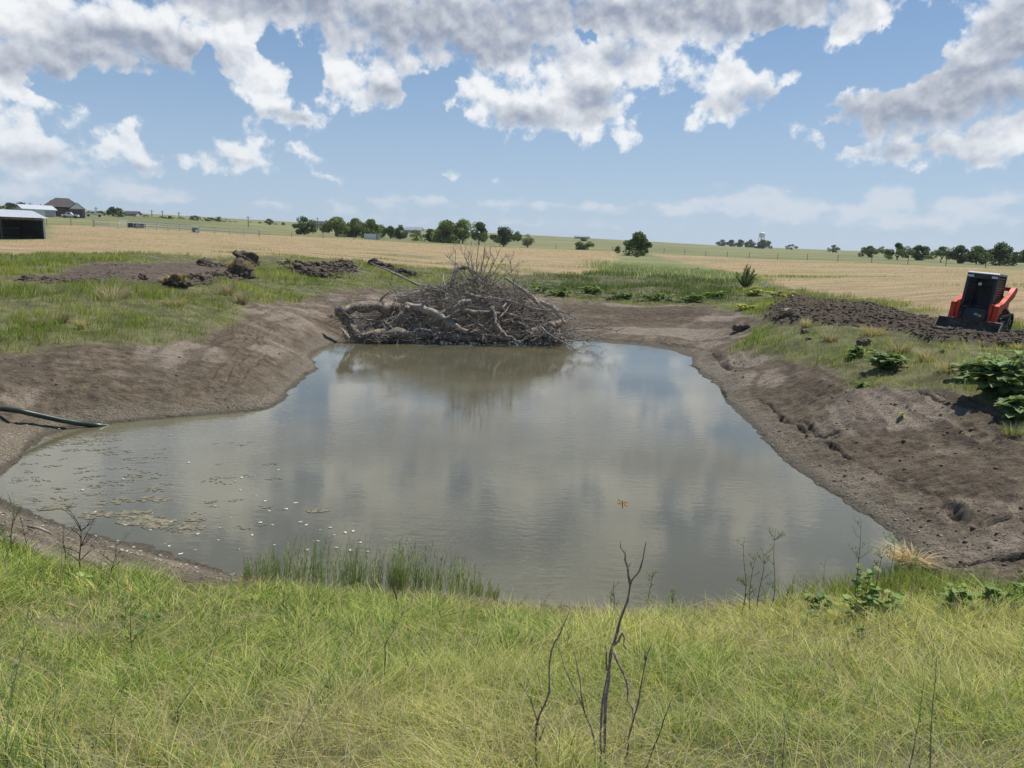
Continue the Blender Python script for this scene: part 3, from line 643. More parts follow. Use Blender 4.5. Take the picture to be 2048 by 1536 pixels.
k = (rng.rand(len(x)) < .10*mk['soil']*np.clip(1.2*fbm(x, y, .8, 3, .5, 91)+.35, .02, 1)) & (mk['dark'] < .2) & (mk['ds'] > .25); sz = np.clip(.008+.035*rng.rand(k.sum())**4, 0, .05)
scatter_lumps('bank_crumbs', x[k], y[k], z[k], sz, PEB, label='small crumbs of dry soil lying on the bare pond banks', cat='soil')
k = (rng.rand(len(x)) < .35*mk['pit']*np.clip(1.5*fbm(x, y, .5, 3, .5, 92)+.25, .01, 1)); sz = .02+.06*rng.rand(k.sum())**3
scatter_lumps('pit_crumbs', x[k], y[k], z[k], sz, CLOD, label='scattered dark crumbs on the scraped dirt patch left of the brush pile', cat='soil')
k = (mk['ds'] > .03) & (mk['ds'] < .55) & (rng.rand(len(x)) < .08) & (mk['soil'] > .5); sz = .007+.022*rng.rand(k.sum())**3
scatter_lumps('shore_pebbles', x[k], y[k], z[k]+.005, sz, TANC0, label='pale pebbles and shell bits along the waterline of the pond', cat='pebbles')
# windrows of larger clods traced along the ground: points and width, size
def windrow(name, pts, wpx, hgt, nn, smax, label, mat=None):
    nn = int(nn*1.5); smax *= .75; hgt *= .75
    G = poly_on_ground(pts); seg = np.linalg.norm(np.diff(G[:, :2], axis=0), axis=1); cs = np.concatenate([[0], np.cumsum(seg)]); t = rng.rand(nn)*cs[-1]
    i = np.clip(np.searchsorted(cs, t)-1, 0, len(seg)-1); f = (t-cs[i])/seg[i]; p = G[i, :2]*(1-f)[:, None]+G[i+1, :2]*f[:, None]
    off = rng.randn(nn)*wpx*.5; d = (G[i+1, :2]-G[i, :2])/seg[i][:, None]; p = p+np.stack([-d[:, 1], d[:, 0]], 1)*off[:, None]
    bulk = np.clip(1+.8*fbm(t, t*0, .6, 3, .5, 5), .1, 2); up_ = np.exp(-(off/wpx)**2*3)*hgt*bulk*rng.rand(nn)
    s = .05+smax*rng.rand(nn)**2
    return scatter_lumps(name, p[:, 0], p[:, 1], tz(p[:, 0], p[:, 1])+up_, s, mat or CLOD, IC2, label, 'soil', flat=.75, rough=.8)
windrow('soil_windrow', [(352,570),(375,563),(420,560),(450,556),(490,553)], .8, .55, 330, .20, 'ridge of dark clods pushed up along the front of the scraped patch')
windrow('soil_windrow', [(405,530),(440,531),(470,532),(500,528)], .8, .30, 170, .16, 'low row of dark clods at the back edge of the scraped patch')
windrow('soil_windrow', [(578,532),(610,529),(650,533),(700,531),(640,545),(590,540),(625,553),(675,549)], 1.2, .55, 620, .20, 'dark clod heap on the green berm left of the brush pile')
windrow('soil_windrow', [(745,530),(770,535),(800,545),(825,555)], .7, .5, 170, .2, 'dark clods on the berm crest directly behind the left end of the brush pile')
windrow('soil_windrow', [(60,555),(85,556)], .7, .15, 40, .16, 'few dark clods at the left end of the scraped patch')
windrow('soil_windrow', [(115,560),(150,562),(190,560)], 1.0, .2, 130, .14, 'broken brown soil near the left end of the scraped patch')
STRAW = leafmat('straw', .2, .7)
def clod(px, py, wpx, label, squash=.8, mat=None, straw=0, seed=1, sink=.25):
    g = ground_hit(px, py); dist = math.hypot(g[0], g[1]); s = wpx/FPX*dist/2
    z0 = tz1(g[0], g[1]); V = lump(IC3, seed, .75, 1.5); o = mesh_np('soil_clod', V*np.array((s, s, s*squash)), IC3[1], mat or CLOD)
    o.location = (g[0], g[1], z0+s*squash*(1-sink)); o.rotation_euler = (0, 0, seed*1.7); tag(o, label, 'soil clod')
    if straw:
        N = straw; a = -.5+1.3*rng.randn(N); rr_ = rng.rand(N)**.5; X = np.cos(a)*rr_*s*1.1; Y = np.sin(a)*rr_*s*1.1; Z = np.sqrt(np.clip(1-rr_**2, 0, 1))*s*squash*1.08
        L = 1+1.3*rng.rand(N); a2 = a+rng.randn(N)*.5
        blades('straw', np.stack([X, Y, Z], 1), .10+.16*rng.rand(N), np.full(N, .012*max(1, dist/30)), np.stack([np.cos(a2)*L, np.sin(a2)*L], 1), pal(N, [(.55,.42,.20),(.42,.30,.15),(.62,.52,.30)], [2, 1, 1]), None, None, mat=STRAW, parent=o)
    return o
clod(483, 556, 44, 'big dark clod topped with golden straw, largest on the clod ridge', .8, straw=700, seed=2, sink=.3)
clod(494, 532, 38, 'black clod showing behind the big straw topped clod', .8, seed=3)
clod(352, 574, 34, 'straw covered clod at the near left end of the clod ridge', .7, straw=260, seed=4)
clod(409, 529, 20, 'single black clod at the back edge of the scraped patch', .7, seed=5)
clod(286, 556, 14, 'small black clod alone in the middle of the scraped patch', .8, seed=6)
clod(626, 556, 18, 'black clod on the green berm in front of the dark clod heap', .8, seed=7)
clod(750, 532, 22, 'rounded dark clod on the berm behind the left end of the brush pile', .7, seed=8)
clod(1478, 662, 22, 'brown clod lying alone on the bare soil left of the right bank', .7, PEB, seed=9)
clod(1493, 658, 12, 'small dark clod touching the brown clod on the bare soil', .7, seed=10)
TANC = plain('tan_clod', (.40, .31, .19), .95, var=.35, scale=5, bump=.8)
clod(1568, 640, 22, 'pale tan rock like clod below the dark windrow on the right bank', .75, TANC, seed=11)
clod(1590, 644, 16, 'dark clod beside the pale tan clod on the right bank', .7, seed=12)
clod(1610, 667, 12, 'small brown clod under the windrow on the right bank', .7, PEB, seed=13)
clod(1727, 692, 18, 'brown clod among dead grass below the track loader windrow', .7, PEB, seed=14)
clod(1616, 680, 9, 'tiny black clod on the bare slope of the right bank', .6, seed=15)
clod(1848, 1145, 34, 'hollow looking dark clod at the water edge beside the straw tuft', .6, seed=16)
clod(1822, 1142, 44, 'round straw coloured tuft at the near right corner of the pond', .55, TANC, straw=420, seed=17)
clod(1883, 706, 8, 'little black clod at the far right corner of the pond', .6, seed=18)

# ------------------------------------------------------------------ brush pile
def wob(p0, p1, n_, amp, sag=0.0, r=random):
    p0, p1 = Vector(p0), Vector(p1); L = (p1-p0).length; pts = []; o1 = Vector((r.uniform(-1, 1), r.uniform(-1, 1), r.uniform(-1, 1)))*amp*L; o2 = Vector((r.uniform(-1, 1), r.uniform(-1, 1), r.uniform(-1, 1)))*amp*L*.5
    for i in range(n_):
        t = i/(n_-1); pts.append(p0.lerp(p1, t)+o1*math.sin(math.pi*t)+o2*math.sin(2*math.pi*t)-Vector((0, 0, sag*L*math.sin(math.pi*t))))
    return pts
random.seed(5)
def log(pts, rads, label, mat=BARK, forks=(), name='log', cat='log'):
    rads = [r_*.84 for r_ in rads]
    """pts: (px, py, distance) of a trunk's axis"""
    W = [Vector(atr(px, py, d)) for px, py, d in pts]; S = []; RR_ = []
    for i in range(len(W)-1):
        for q in range(4):
            t = q/4; S.append(W[i].lerp(W[i+1], t)+Vector((random.uniform(-1, 1), random.uniform(-1, 1), random.uniform(-1, 1)))*rads[i]*.42); RR_.append((rads[i]*(1-t)+rads[i+1]*t)*random.uniform(.78, 1.2))
    S.append(W[-1]); RR_.append(rads[-1]); m = MB(); m.tube(S, RR_, 10)
    for fi, fr in forks:
        b = S[fi]; e = b+Vector(fr); m.tube(wob(b, e, 5, .08), [RR_[fi]*.5, RR_[fi]*.4, RR_[fi]*.3, RR_[fi]*.22, RR_[fi]*.12], 7)
    o = m.build(name, mat, smooth=True); c = S[0].copy()
    o.data.transform(Matrix.Translation(-c)); o.location = c
    return tag(o, label, cat)
log([(672,623,33.4),(735,612,33.9),(800,616,34.6),(860,640,35.4)], [.27,.29,.24,.17], 'thick sawn log raised at the left end of the brush pile', forks=[(5, (.6, .3, .7)), (8, (.9, -.3, .3))])
log([(683,628,33.6),(700,650,33.4),(716,672,33.2)], [.26,.24,.22], 'dark stub of trunk leaning under the raised sawn log')
log([(712,672,33.1),(770,665,33.2),(860,671,33.4),(960,677,33.5),(1050,676,33.8)], [.22,.27,.26,.22,.16], 'long low log lying along the water at the front of the pile', forks=[(9, (.3, -.5, .5))])
log([(812,610,33.9),(850,620,33.6),(890,640,33.3),(935,664,33.1)], [.16,.20,.20,.13], 'pale barkless log slanting down through the middle of the pile', DEADWOOD, forks=[(3, (.4, -.2, .5))])
log([(775,655,33.2),(800,632,33.4),(815,612,33.6)], [.10,.12,.12], 'short pale log propping up the slanting barkless log', BARK)
log([(679,654,32.6),(688,664,32.4),(697,677,32.3)], [.02,.08,.13], 'horn shaped snag sticking up at the left waterline of the pile', DEADWOOD, name='snag', cat='snag')
log([(1075,604,35.3),(1105,614,35.0),(1122,632,34.6),(1130,648,34.4)], [.12,.14,.12,.08], 'pale log curving over the right end of the pile', DEADWOOD)
log([(1048,668,33.6),(1085,655,33.8),(1122,645,34.2)], [.24,.22,.20], 'dark stump of log at the lower right of the pile')
log([(985,612,33.6),(990,645,33.2),(1006,668,32.9),(1040,684,32.6)], [.12,.14,.12,.04], 'crooked forked branch hanging down into the water at the front', BARK, forks=[(4, (.7, -.4, -.6))], name='branch', cat='branch')
log([(900,575,34.6),(912,536,35.2),(935,535,35.6),(965,556,35.8),(985,580,35.6)], [.10,.12,.13,.12,.08], 'hooped dark branch arching at the crest of the pile', name='branch', cat='branch')
log([(1010,555,35.0),(1060,590,35.0),(1100,630,34.8)], [.07,.11,.09], 'straight grey branch sloping down the right flank of the pile', TWIG, name='branch', cat='branch')
log([(860,580,35.0),(930,588,34.6),(1010,600,34.4),(1080,620,34.6)], [.07,.10,.10,.05], 'long grey branch lying across the upper middle of the pile', TWIG, name='branch', cat='branch')
log([(740,525,36.5),(800,552,36.0),(860,580,35.6),(900,590,35.3)], [.03,.06,.09,.08], 'long thin branch reaching up left over the green berm', TWIG, name='branch', cat='branch')
log([(880,640,33.2),(930,622,33.6),(1000,628,33.8),(1060,640,34.2)], [.11,.15,.14,.07], 'thick dark log half buried in the centre of the pile')
log([(1060,600,34.8),(1040,640,34.2),(1060,672,33.6)], [.09,.12,.08], 'short upright log at the right of the pile', BARK)
log([(905,618,33.3),(925,604,33.5),(940,602,33.8)], [.10,.13,.10], 'short pale cut end poking out above the slanting barkless log', DEADWOOD)
# profile of the heap: left to right position, height of its top
HX = np.array([690,740,800,850,900,940,980,1020,1060,1100,1140]); HT = np.array([638,620,592,574,558,548,552,570,594,616,652])
def heap_point():
    px = random.uniform(715, 1130); top = np.interp(px, HX, HT); py = top+(678-top)*(random.random()**.8)
    t = (py-top)/(678-top); half = .4+2.4*t; d = 35.3+random.uniform(-1, 1)*half*.95
    P0 = atr(px, py, d); z = CAM[2]-(CAM[2]-P0[2]); return Vector(P0), px
medium = []
def branch_mesh(k):
    m = MB(); L = random.uniform(1.6, 4.2); r0 = random.uniform(.028, .065); pts = wob((0, 0, 0), (0, 0, L), 9, .10); m.tube(pts, [r0*(1-i/9.5) for i in range(9)], 6)
    for q in range(random.randint(6, 10)):
        i = random.randint(2, 8); a = random.uniform(0, 6.28); l = random.uniform(.35, 1.3)*(1-i/12); e = pts[i]+Vector((math.cos(a)*l*.7, math.sin(a)*l*.7, l)); tp = wob(pts[i], e, 5, .12); m.tube(tp, [r0*.45*(1-j/5.5) for j in range(5)], 4)
        for s in range(2):
            j = random.randint(1, 3); a = random.uniform(0, 6.28); l2 = l*.5; m.tube(wob(tp[j], tp[j]+Vector((math.cos(a)*l2*.6, math.sin(a)*l2*.6, l2)), 3, .1), [r0*.2, r0*.14, r0*.06], 3)
    return m
PALE = barkmat('pale_twig', (.26, .225, .19), (.52, .47, .41), (.70, .65, .58), 2)
protos = [branch_mesh(k).build('dead_branch', PALE if k % 3 == 1 else TWIG, smooth=True) for k in range(16)]
NB2 = 250
for k in range(NB2):
    if k < 16: o = protos[k]
    else:
        o = protos[k % 16].copy(); C.objects.link(o)
    p, px = heap_point(); lat = (px-920)/220
    d = Vector((lat*1.3+random.gauss(0, .7), random.gauss(-.25, .6), random.uniform(-.35, .7)*(1.1-abs(lat)*.8)))
    if random.random() < .5: d = -d if d.z < 0 else d
    if k % 3 == 0: d = Vector(((1 if px > 940 else -1)*random.uniform(.5, 1.6), random.uniform(-.7, .2), random.uniform(-.75, -.05)))
    if k >= NB2-24:   # the sprays standing out of the crest
        q = [(900,560),(925,552),(945,548),(962,545),(980,552),(955,560),(990,560),(1015,572),(870,570),(840,578),(800,586),(1040,586)][k % 12]; p = Vector(atr(q[0]+random.uniform(-12, 12), q[1]+18, 35.3+random.uniform(-.6, .6))); lat = (q[0]-945)/130
        d = Vector((lat*.9+random.gauss(0, .42), random.gauss(0, .3), .9))
    d.normalize(); o.rotation_mode = 'QUATERNION'; o.rotation_quaternion = d.to_track_quat('Z', 'Y') @ Vector((0, 0, 1)).rotation_difference(Vector((0, 0, 1)))
    sc_ = random.uniform(.55, 1.0) if k < NB2-24 else random.uniform(.32, .6)
    if d.z < .2: sc_ *= .9
    o.scale = (sc_, sc_, sc_); back = .45 if k < NB2-24 else .1
    o.location = p-d*back*sc_*2.2
    if o.location.z < .05: o.location.z = .05
    tag(o, 'thin grey dead branch tangled in the brush pile', 'branch', 'dead branches of the brush pile')
for k, (bx, by, tx, ty) in enumerate([(958,560,957,480),(950,560,915,492),(965,560,985,505),(940,562,893,510),(970,562,1000,500),(948,562,936,498),(962,558,968,488)]):
    a = Vector(atr(bx, by, 35.2)); b = Vector(atr(tx, ty, 35.5)); m = MB(); pts = wob(a, b, 8, .06); m.tube(pts, [.034*(1-i/9) for i in range(8)], 5)
    for q in range(8):
        i = random.randint(2, 6); l = random.uniform(.3, .8); e = pts[i]+Vector((random.uniform(-.5, .5), random.uniform(-.4, .4), 1))*l; m.tube(wob(pts[i], e, 4, .1), [.013, .010, .007, .004], 4)
    for v in m.v: pass
    o = m.build('dead_branch', TWIG, smooth=True); o.data.transform(Matrix.Translation(-a)); o.location = a
    tag(o, 'bare upright branch sprouting from the crest of the brush pile', 'branch', 'upright branches on the crest of the brush pile')
# fine twigs: uncountable
m = MB()
for k in range(5200):
    p, px = heap_point(); lat = (px-920)/220; l = random.uniform(.3, 1.3)
    d = Vector((lat*.8+random.gauss(0, .9), random.gauss(-.2, .8), random.uniform(-.5, .9))).normalized(); a = p-d*l*.5
    if a.z < 0 or (p+d*l*.5).z < 0: d.z = abs(d.z)
    rr_ = random.uniform(.007, .024); m.tube(wob(a, a+d*l, 5, .13), [rr_, rr_*.9, rr_*.75, rr_*.6, rr_*.3], 3, cap=False)
tag(m.build('twigs', TWIG, smooth=True), 'mass of fine grey twigs filling the brush pile', 'twigs', kind='stuff')
# ------------------------------------------------------------------ trees
def tree(px, top, wpx, r, label, style='oak', seed=0, name='tree', base=None, group=None, dens=1.0, cat='tree', tone=0):
    rs = np.random.RandomState(seed+100); g = atr(px, 500, r); gx, gy = g[0], g[1]; gz = tz1(gx, gy)
    ycam = float(np.dot(np.array([gx, gy, gz])-CAM, fwn)); H = atr(px, top, r)[2]-gz; Wd = wpx/FPX*ycam*1.42
    if H < .4: H = .4
    t = thing(name, label, cat, (gx, gy, gz-.1), rs.rand()*6.28, group)
    big = H > 2.0; th_ = H*({'oak': .13, 'dense': .03, 'airy': .24, 'bush': .01}[style]); m = MB(); r0 = H*.035 if style != 'airy' else H*.026
    limbs = []; nl = 5 if big else 3
    m.tube([(0, 0, 0), (rs.randn()*.02*H, rs.randn()*.02*H, th_*.6), (rs.randn()*.03*H, rs.randn()*.03*H, th_+H*.12)], [r0*1.25, r0, r0*.75], 7)
    for k in range(nl):
        a = 6.28*k/nl+rs.rand(); rad = Wd*.30*(.5+.5*rs.rand()); e = Vector((math.cos(a)*rad, math.sin(a)*rad, th_+(H-th_)*(.4+.4*rs.rand())))
        s0 = Vector((0, 0, th_*(.7+.4*rs.rand()))); m.tube([s0, s0.lerp(e, .5)+Vector((0, 0, .05*H)), e], [r0*.6, r0*.4, r0*.12], 5); limbs.append(e)
    m.build('trunk', TRUNK, t, smooth=True)
    # crown: lobes of leaf clusters, spread unevenly so gaps are left
    nlobe = {'oak': 20, 'dense': 24, 'airy': 13, 'bush': 14}[style]; Ls = []
    for k in range(nlobe):
        a = rs.rand()*6.28; q = rs.rand()**.5; zf = rs.rand()
        prof = (1-(2*zf-.75)**2*.62) if style != 'bush' else (1-zf**2*.7); prof = max(prof, .25)
        c = np.array([math.cos(a)*q*Wd*.36*prof, math.sin(a)*q*Wd*.36*prof, th_+(H-th_)*(.02+.82*zf)])
        sc_ = min(Wd, H)*(.09+.16*rs.rand())*(1.15 if style in ('dense', 'bush') else 1); Ls.append((c, sc_))
    Ls.append((np.array([0, 0, H-min(Wd, H)*.17]), min(Wd, H)*.17)); Ls.append((np.array([Wd*.36, 0, th_+(H-th_)*.45]), min(Wd, H)*.15)); Ls.append((np.array([-Wd*.36, .1, th_+(H-th_)*.4]), min(Wd, H)*.15))
    n_ = int(({'oak': 6000, 'dense': 7500, 'airy': 3600, 'bush': 3200}[style])*dens*(1.0 if wpx > 28 else .45)); li = rs.randint(0, len(Ls), n_)
    Cn = np.array([l[0] for l in Ls])[li]; Sn = np.array([l[1] for l in Ls])[li]
    d = rs.randn(n_, 3); d /= np.linalg.norm(d, axis=1)[:, None]; rad = (.45+.62*rs.rand(n_)**.7); P_ = Cn+d*(Sn*rad)[:, None]*np.array([1.15, 1.15, .85])
    P_[:, 2] = np.maximum(P_[:, 2], .05); ls = Sn.mean()*(.10+.10*rs.rand(n_)) * (1.2 if wpx < 28 else 1)
    u = rs.randn(n_, 3); u /= np.linalg.norm(u, axis=1)[:, None]; v = np.cross(u, rs.randn(n_, 3)); v /= np.linalg.norm(v, axis=1)[:, None]
    V4 = np.stack([P_-u*ls[:, None]-v*ls[:, None]*.6, P_+u*ls[:, None]*.9-v*ls[:, None]*.7, P_+u*ls[:, None]+v*ls[:, None]*.6, P_-u*ls[:, None]*.8+v*ls[:, None]*.7], 1)
    F4 = (np.arange(n_)[:, None]*4+np.arange(4)[None])
    base_ = np.array([[(.13,.19,.06)], [(.20,.26,.08)], [(.10,.145,.06)], [(.22,.25,.13)]])[tone]
    lobec = (1+.22*rs.randn(len(Ls)))[li]; cc = np.clip(base_*lobec[:, None]*(1+.25*rs.randn(n_, 1)), .015, .4)
    mesh_np('crown', V4.reshape(-1, 3), F4, CROWN, t, attrs=dict(col=np.repeat(cc, 4, 0)))
    return t
TREES = [
 (1275,463,44,150,'lone leaning tree with a pale trunk in the weedy lane between the hay fields','oak',0),
 (1274,500,10,138,'small dark bush in front of the lone leaning tree','bush',0),(1235,491,11,165,'small bush just left of the lone leaning tree','bush',0),
 (1169,474,32,195,'round dense bush on the pasture left of the lone leaning tree','bush',0),
 (1054,466,24,200,'thin pale green tree right of the wide dark tree above the brush pile','airy',3),
 (1034,461,15,330,'small far tree behind the wide dark tree','oak',0),
 (1007,453,43,195,'wide dark round tree on the pasture right of the tall slim tree','oak',2),
 (958,443,33,205,'tall slim tree with bare forked lower stems','airy',0),(925,438,36,210,'right hand tree of the tall pair, with light showing under its crown','airy',1),
 (894,438,42,208,'broad left hand tree of the tall pair','dense',1),(861,456,26,215,'dark compact tree between the yellow green bush and the tall pair','dense',2),
 (832,459,24,220,'yellow green low bush beside the grey roofed barn','bush',1),(801,448,27,235,'round tree at the right end of the row behind the white loafing shed','oak',2),
 (781,450,18,240,'middle tree of the row behind the white loafing shed','oak',2),(762,449,20,240,'tree directly behind the white loafing shed','oak',2),
 (744,438,34,225,'olive tree at the right end of the tall grove','dense',1),(713,435,34,228,'middle tree of the tall grove left of the loafing shed','dense',1),
 (673,433,50,225,'widest tree, at the left end of the tall grove','dense',1),(609,432,42,230,'broad tree standing alone left of the tall grove','oak',0),
 (568,444,8,380,'tiny tree on the skyline nearest left of the broad lone tree','oak',0),(553,445,10,380,'tiny low tree on the skyline beside the small round one','bush',0),
 (540,437,16,360,'small round tree on the skyline left of the broad lone tree','oak',0),(521,443,7,380,'tiny thin tree right of the tall utility pole','oak',0),(503,443,6,380,'tiny tree touching the tall utility pole','oak',0),
 (473,441,10,350,'low bush at the right end of the long hedgerow on the hill','bush',0),(461,440,18,345,'bush second from the right end of the hilltop hedgerow','bush',2),
 (442,433,24,340,'tree in the right half of the hilltop hedgerow','dense',2),(420,434,30,335,'tree in the middle of the hilltop hedgerow','dense',2),(392,430,28,330,'tallest tree, at the left end of the hilltop hedgerow','dense',2),
 (364,433,18,325,'small tree beside the utility pole left of the hilltop hedgerow','oak',0),(342,431,20,320,'right hand bush of the low clump between two utility poles','dense',2),(328,432,16,320,'left hand bush of the low clump between two utility poles','dense',0),
 (314,433,12,315,'small low bush between the low clump and the tree over the fence','bush',2),(297,429,18,315,'rounded tree left of the small low bush on the hill','oak',2),
 (243,415,28,300,'tall dark tree, left lobe of the pair right of the brown house','dense',2),(230,413,18,302,'slim tall tree touching the left side of the tall dark tree','oak',2),
 (206,421,24,305,'low tree behind the white truck, right one of two','dense',0),(186,421,24,305,'low tree behind the white truck, left one of two','dense',0),
 (52,404,24,300,'dark tree rising right behind the pale metal outbuilding','dense',2),(28,404,28,300,'dark tree rising left behind the open shed roof','dense',2),(2,408,20,300,'dark tree cut by the left edge behind the open shed','dense',0),
 (1443,479,22,700,'leftmost tree of the far clump below the water tower','dense',0),(1462,479,20,700,'second tree of the far clump below the water tower','dense',2),(1480,479,22,690,'third tree of the far clump below the water tower','dense',0),
 (1499,479,24,680,'fourth tree of the far clump below the water tower','dense',2),(1526,479,36,600,'darkest and nearest tree of the clump, right under the water tower','dense',2),
 (1583,488,22,600,'small lone tree on the skyline right of the water tower','oak',2),(1667,489,22,450,'small lone tree midway along the right skyline','oak',2),
 (1739,490,36,260,'open crowned tree at the left end of the right hand tree line','oak',0),(1764,492,18,480,'pale far tree showing behind the open crowned tree','airy',3),
 (1796,484,50,215,'big broad tree, largest in the left grove of the right hand tree line','oak',0),(1840,490,40,220,'rounded tree right of the biggest one in the left grove','oak',2),(1866,504,14,260,'small tree at the right edge of the left grove','bush',0),
 (1886,491,30,185,'slim open tree at the left end of the right grove','airy',0),(1920,488,42,178,'second tree of the right grove, with a forked trunk','oak',2),(1956,489,38,176,'third tree of the right grove','oak',0),
 (2003,483,66,166,'largest and darkest tree near the right edge of the photo','oak',2),(2050,498,24,240,'tree cut by the right edge behind the largest dark tree','dense',2),
 (880,450,14,230,'small shrub tucked under the left side of the tall pair','bush',2),
]
for i, (px, top, wd_, r_, lab, st, tone) in enumerate(TREES):
    tree(px, top, wd_, r_, lab, st, i, name='bush' if st == 'bush' else 'tree', cat='bush' if st == 'bush' else 'tree', tone=tone, group='trees and bushes on the far pasture')

# ------------------------------------------------------------------ buildings
METAL_W = plain('white_metal_roof', (.55, .58, .61), .4, .0, .08, 3); METAL_G = plain('grey_metal_siding', (.42, .45, .47), .5, 0, .1, 2)
DARKM = plain('dark_metal_siding', (.045, .055, .055), .6, 0, .2, 2); BRICK = plain('brown_brick', (.20, .14, .11), .85, 0, .2, 4); ROOFB = plain('brown_shingle_roof', (.085, .075, .072), .9, 0, .2, 3)
WHITE = plain('white_paint', (.75, .75, .73), .5, 0, .05, 4); GLASSD = plain('dark_window', (.03, .035, .045), .12, 0, .1, 3); WOODP = plain('weathered_post', (.20, .17, .14), .85, 0, .3, 6)
PIPE = plain('pale_pipe', (.68, .67, .63), .5, .2, .15, 5); GREYR = plain('grey_blue_roof', (.28, .32, .36), .5, .1, .1, 3)
def corr(m, x0, x1, z0, z1, y, step=.3, mi=0, depth=.03):
    """a ribbed metal sheet standing in the xz plane"""
    n_ = max(2, int((x1-x0)/step)); xs = [x0+(x1-x0)*i/n_ for i in range(n_+1)]
    for i in range(n_):
        a, b = xs[i], xs[i+1]; q = a+(b-a)*.25; m.poly([(a, y, z0), (q, y-depth, z0), (q, y-depth, z1), (a, y, z1)], mi); m.poly([(q, y-depth, z0), (b, y, z0), (b, y, z1), (q, y-depth, z1)], mi)
def at_ground(px, r):
    g = atr(px, 500, r); return g[0], g[1], tz1(g[0], g[1])
# open pole shed, near left: local x runs along the front (to the left of view), y goes back
A = at_ground(92, 115); Bk = at_ground(8, 131)
dv = Vector((Bk[0]-A[0], Bk[1]-A[1], 0)); D = 9.0; dv.normalize(); fx = Vector((dv.y, -dv.x, 0))
if fx.y > 0: fx = -fx
ang = math.atan2(dv.y, dv.x)-math.pi/2     # local +Y -> dv ; local +X -> to the right of dv
zt = lambda py, r: atr(92, py, r)[2]
shed = thing('open_shed', 'dark open fronted pole shed with a pale metal roof at the left edge', 'shed', (A[0], A[1], A[2]-.05), ang)
# local X to the right: the building extends to local -X? (front eave runs toward the camera-left)
sgn = 1 if (Vector((math.cos(ang), math.sin(ang), 0)).dot(fx) > 0) else -1
He = zt(437, 115)-A[2]; Lx = 24.0
X0, X1 = (0, Lx) if sgn > 0 else (-Lx, 0)
m = MB(); HR = He+1.0
for y0, y1, z0, z1 in ((-.6, D*.55, He, HR), (D*.55, D+.4, HR, He+.3)):
    n_ = 80
    for i in range(n_):
        a = X0-.4+(X1-X0+.8)*i/n_; b = X0-.4+(X1-X0+.8)*(i+1)/n_; q = a+(b-a)*.2
        m.poly([(a, y0, z0+.05), (q, y0, z0+.09), (q, y1, z1+.09), (a, y1, z1+.05)]); m.poly([(q, y0, z0+.09), (b, y0, z0+.05), (b, y1, z1+.05), (q, y1, z1+.09)])
m.build('roof', METAL_W, shed)
m = MB(); corr(m, X0, X1, .1, He+.2, D)
e0 = 0.0
m.poly([(e0, 0.0, 0), (e0, D, 0), (e0, D, He+.25), (e0, D*.55, HR-.02), (e0, 0, He)]); m.build('wall', DARKM, shed)
for i in range(6):
    xx = i*Lx/5*sgn; m = MB(); m.box(xx-.09, xx+.09, -.09, .09, 0, He); m.build('post', DARKM if i else METAL_G, shed)
m = MB(); m.box(X0, X1, D-.12, D-.05, He*.48, He*.54); m.box(X0, X1, -.06, .06, He-.22, He-.03); m.build('rail', WOODP, shed)

def building(name, label, cat, px, r, rz, parts, group=None, dz=0):
    x, y, z = at_ground(px, r); t = thing(name, label, cat, (x, y, z-.1+dz), rz, group)
    for nm, fn, mat in parts:
        m = MB(); fn(m); m.build(nm, mat, t)
    return t
def gable(m, w_, d, h, hr, ov=.4, axis='x'):
    if axis == 'x':
        for s in (-1, 1): m.poly([(-w_/2-ov, s*(d/2+ov), h-.1), (w_/2+ov, s*(d/2+ov), h-.1), (w_/2+ov, 0, hr), (-w_/2-ov, 0, hr)]); m.poly([(-w_/2-ov, s*(d/2+ov), h-.3), (w_/2+ov, s*(d/2+ov), h-.3), (w_/2+ov, s*(d/2+ov), h-.1), (-w_/2-ov, s*(d/2+ov), h-.1)])
def walls(w_, d, h, hr=None, x0=0, y0=0):
    def f(m):
        m.box(x0-w_/2, x0+w_/2, y0-d/2, y0+d/2, 0, h)
        if hr:
            for s in (-1, 1): m.poly([(x0+s*w_/2, y0-d/2, h), (x0+s*w_/2, y0+d/2, h), (x0+s*w_/2, y0, hr-.05)])
    return f
# far units: at r=270 one pixel of the photograph is about .19 m
def hip(m, x0, x1, y0, y1, z0, zr, ins, ov=.5):
    a, b, c, d = (x0-ov, y0-ov, z0), (x1+ov, y0-ov, z0), (x1+ov, y1+ov, z0), (x0-ov, y1+ov, z0); ym = (y0+y1)/2; e, f = (x0+ins, ym, zr), (x1-ins, ym, zr)
    m.poly([a, b, f, e]); m.poly([c, d, e, f]); m.poly([b, c, f]); m.poly([d, a, e]); m.poly([a, d, c, b])
hx, hy, hz_ = at_ground(135, 265); faz = -math.atan2(hx, hy)
h = building('brick_house', 'brown brick house with a big steep dark hip roof on the hill at left', 'house', 133, 265, faz, [
 ('wall', lambda m: (m.box(-5.4, 5.2, 0, 8, 0, 2.6), m.box(1.6, 5.6, -2.6, 0, 0, 2.5)), BRICK),
 ('roof', lambda m: (hip(m, -5.4, 5.2, 0, 8, 2.6, 5.7, 3.6), hip(m, -1.5, 3.0, -.8, 5, 2.9, 5.2, 1.6)), ROOFB),
 ('porch_roof', lambda m: (m.poly([(1.3, -3, 2.4), (3.6, -3, 4.4), (3.6, 1.6, 4.4), (1.3, 1.6, 2.4)]), m.poly([(5.9, -3, 2.4), (3.6, -3, 4.4), (3.6, 1.6, 4.4), (5.9, 1.6, 2.4)])), ROOFB),
 ('gable', lambda m: m.poly([(1.6, -2.7, 2.5), (5.6, -2.7, 2.5), (3.6, -2.7, 4.2)]), WHITE),
 ('garage_door', lambda m: m.box(2.3, 4.9, -2.66, -2.6, 0, 2.1), GLASSD)])
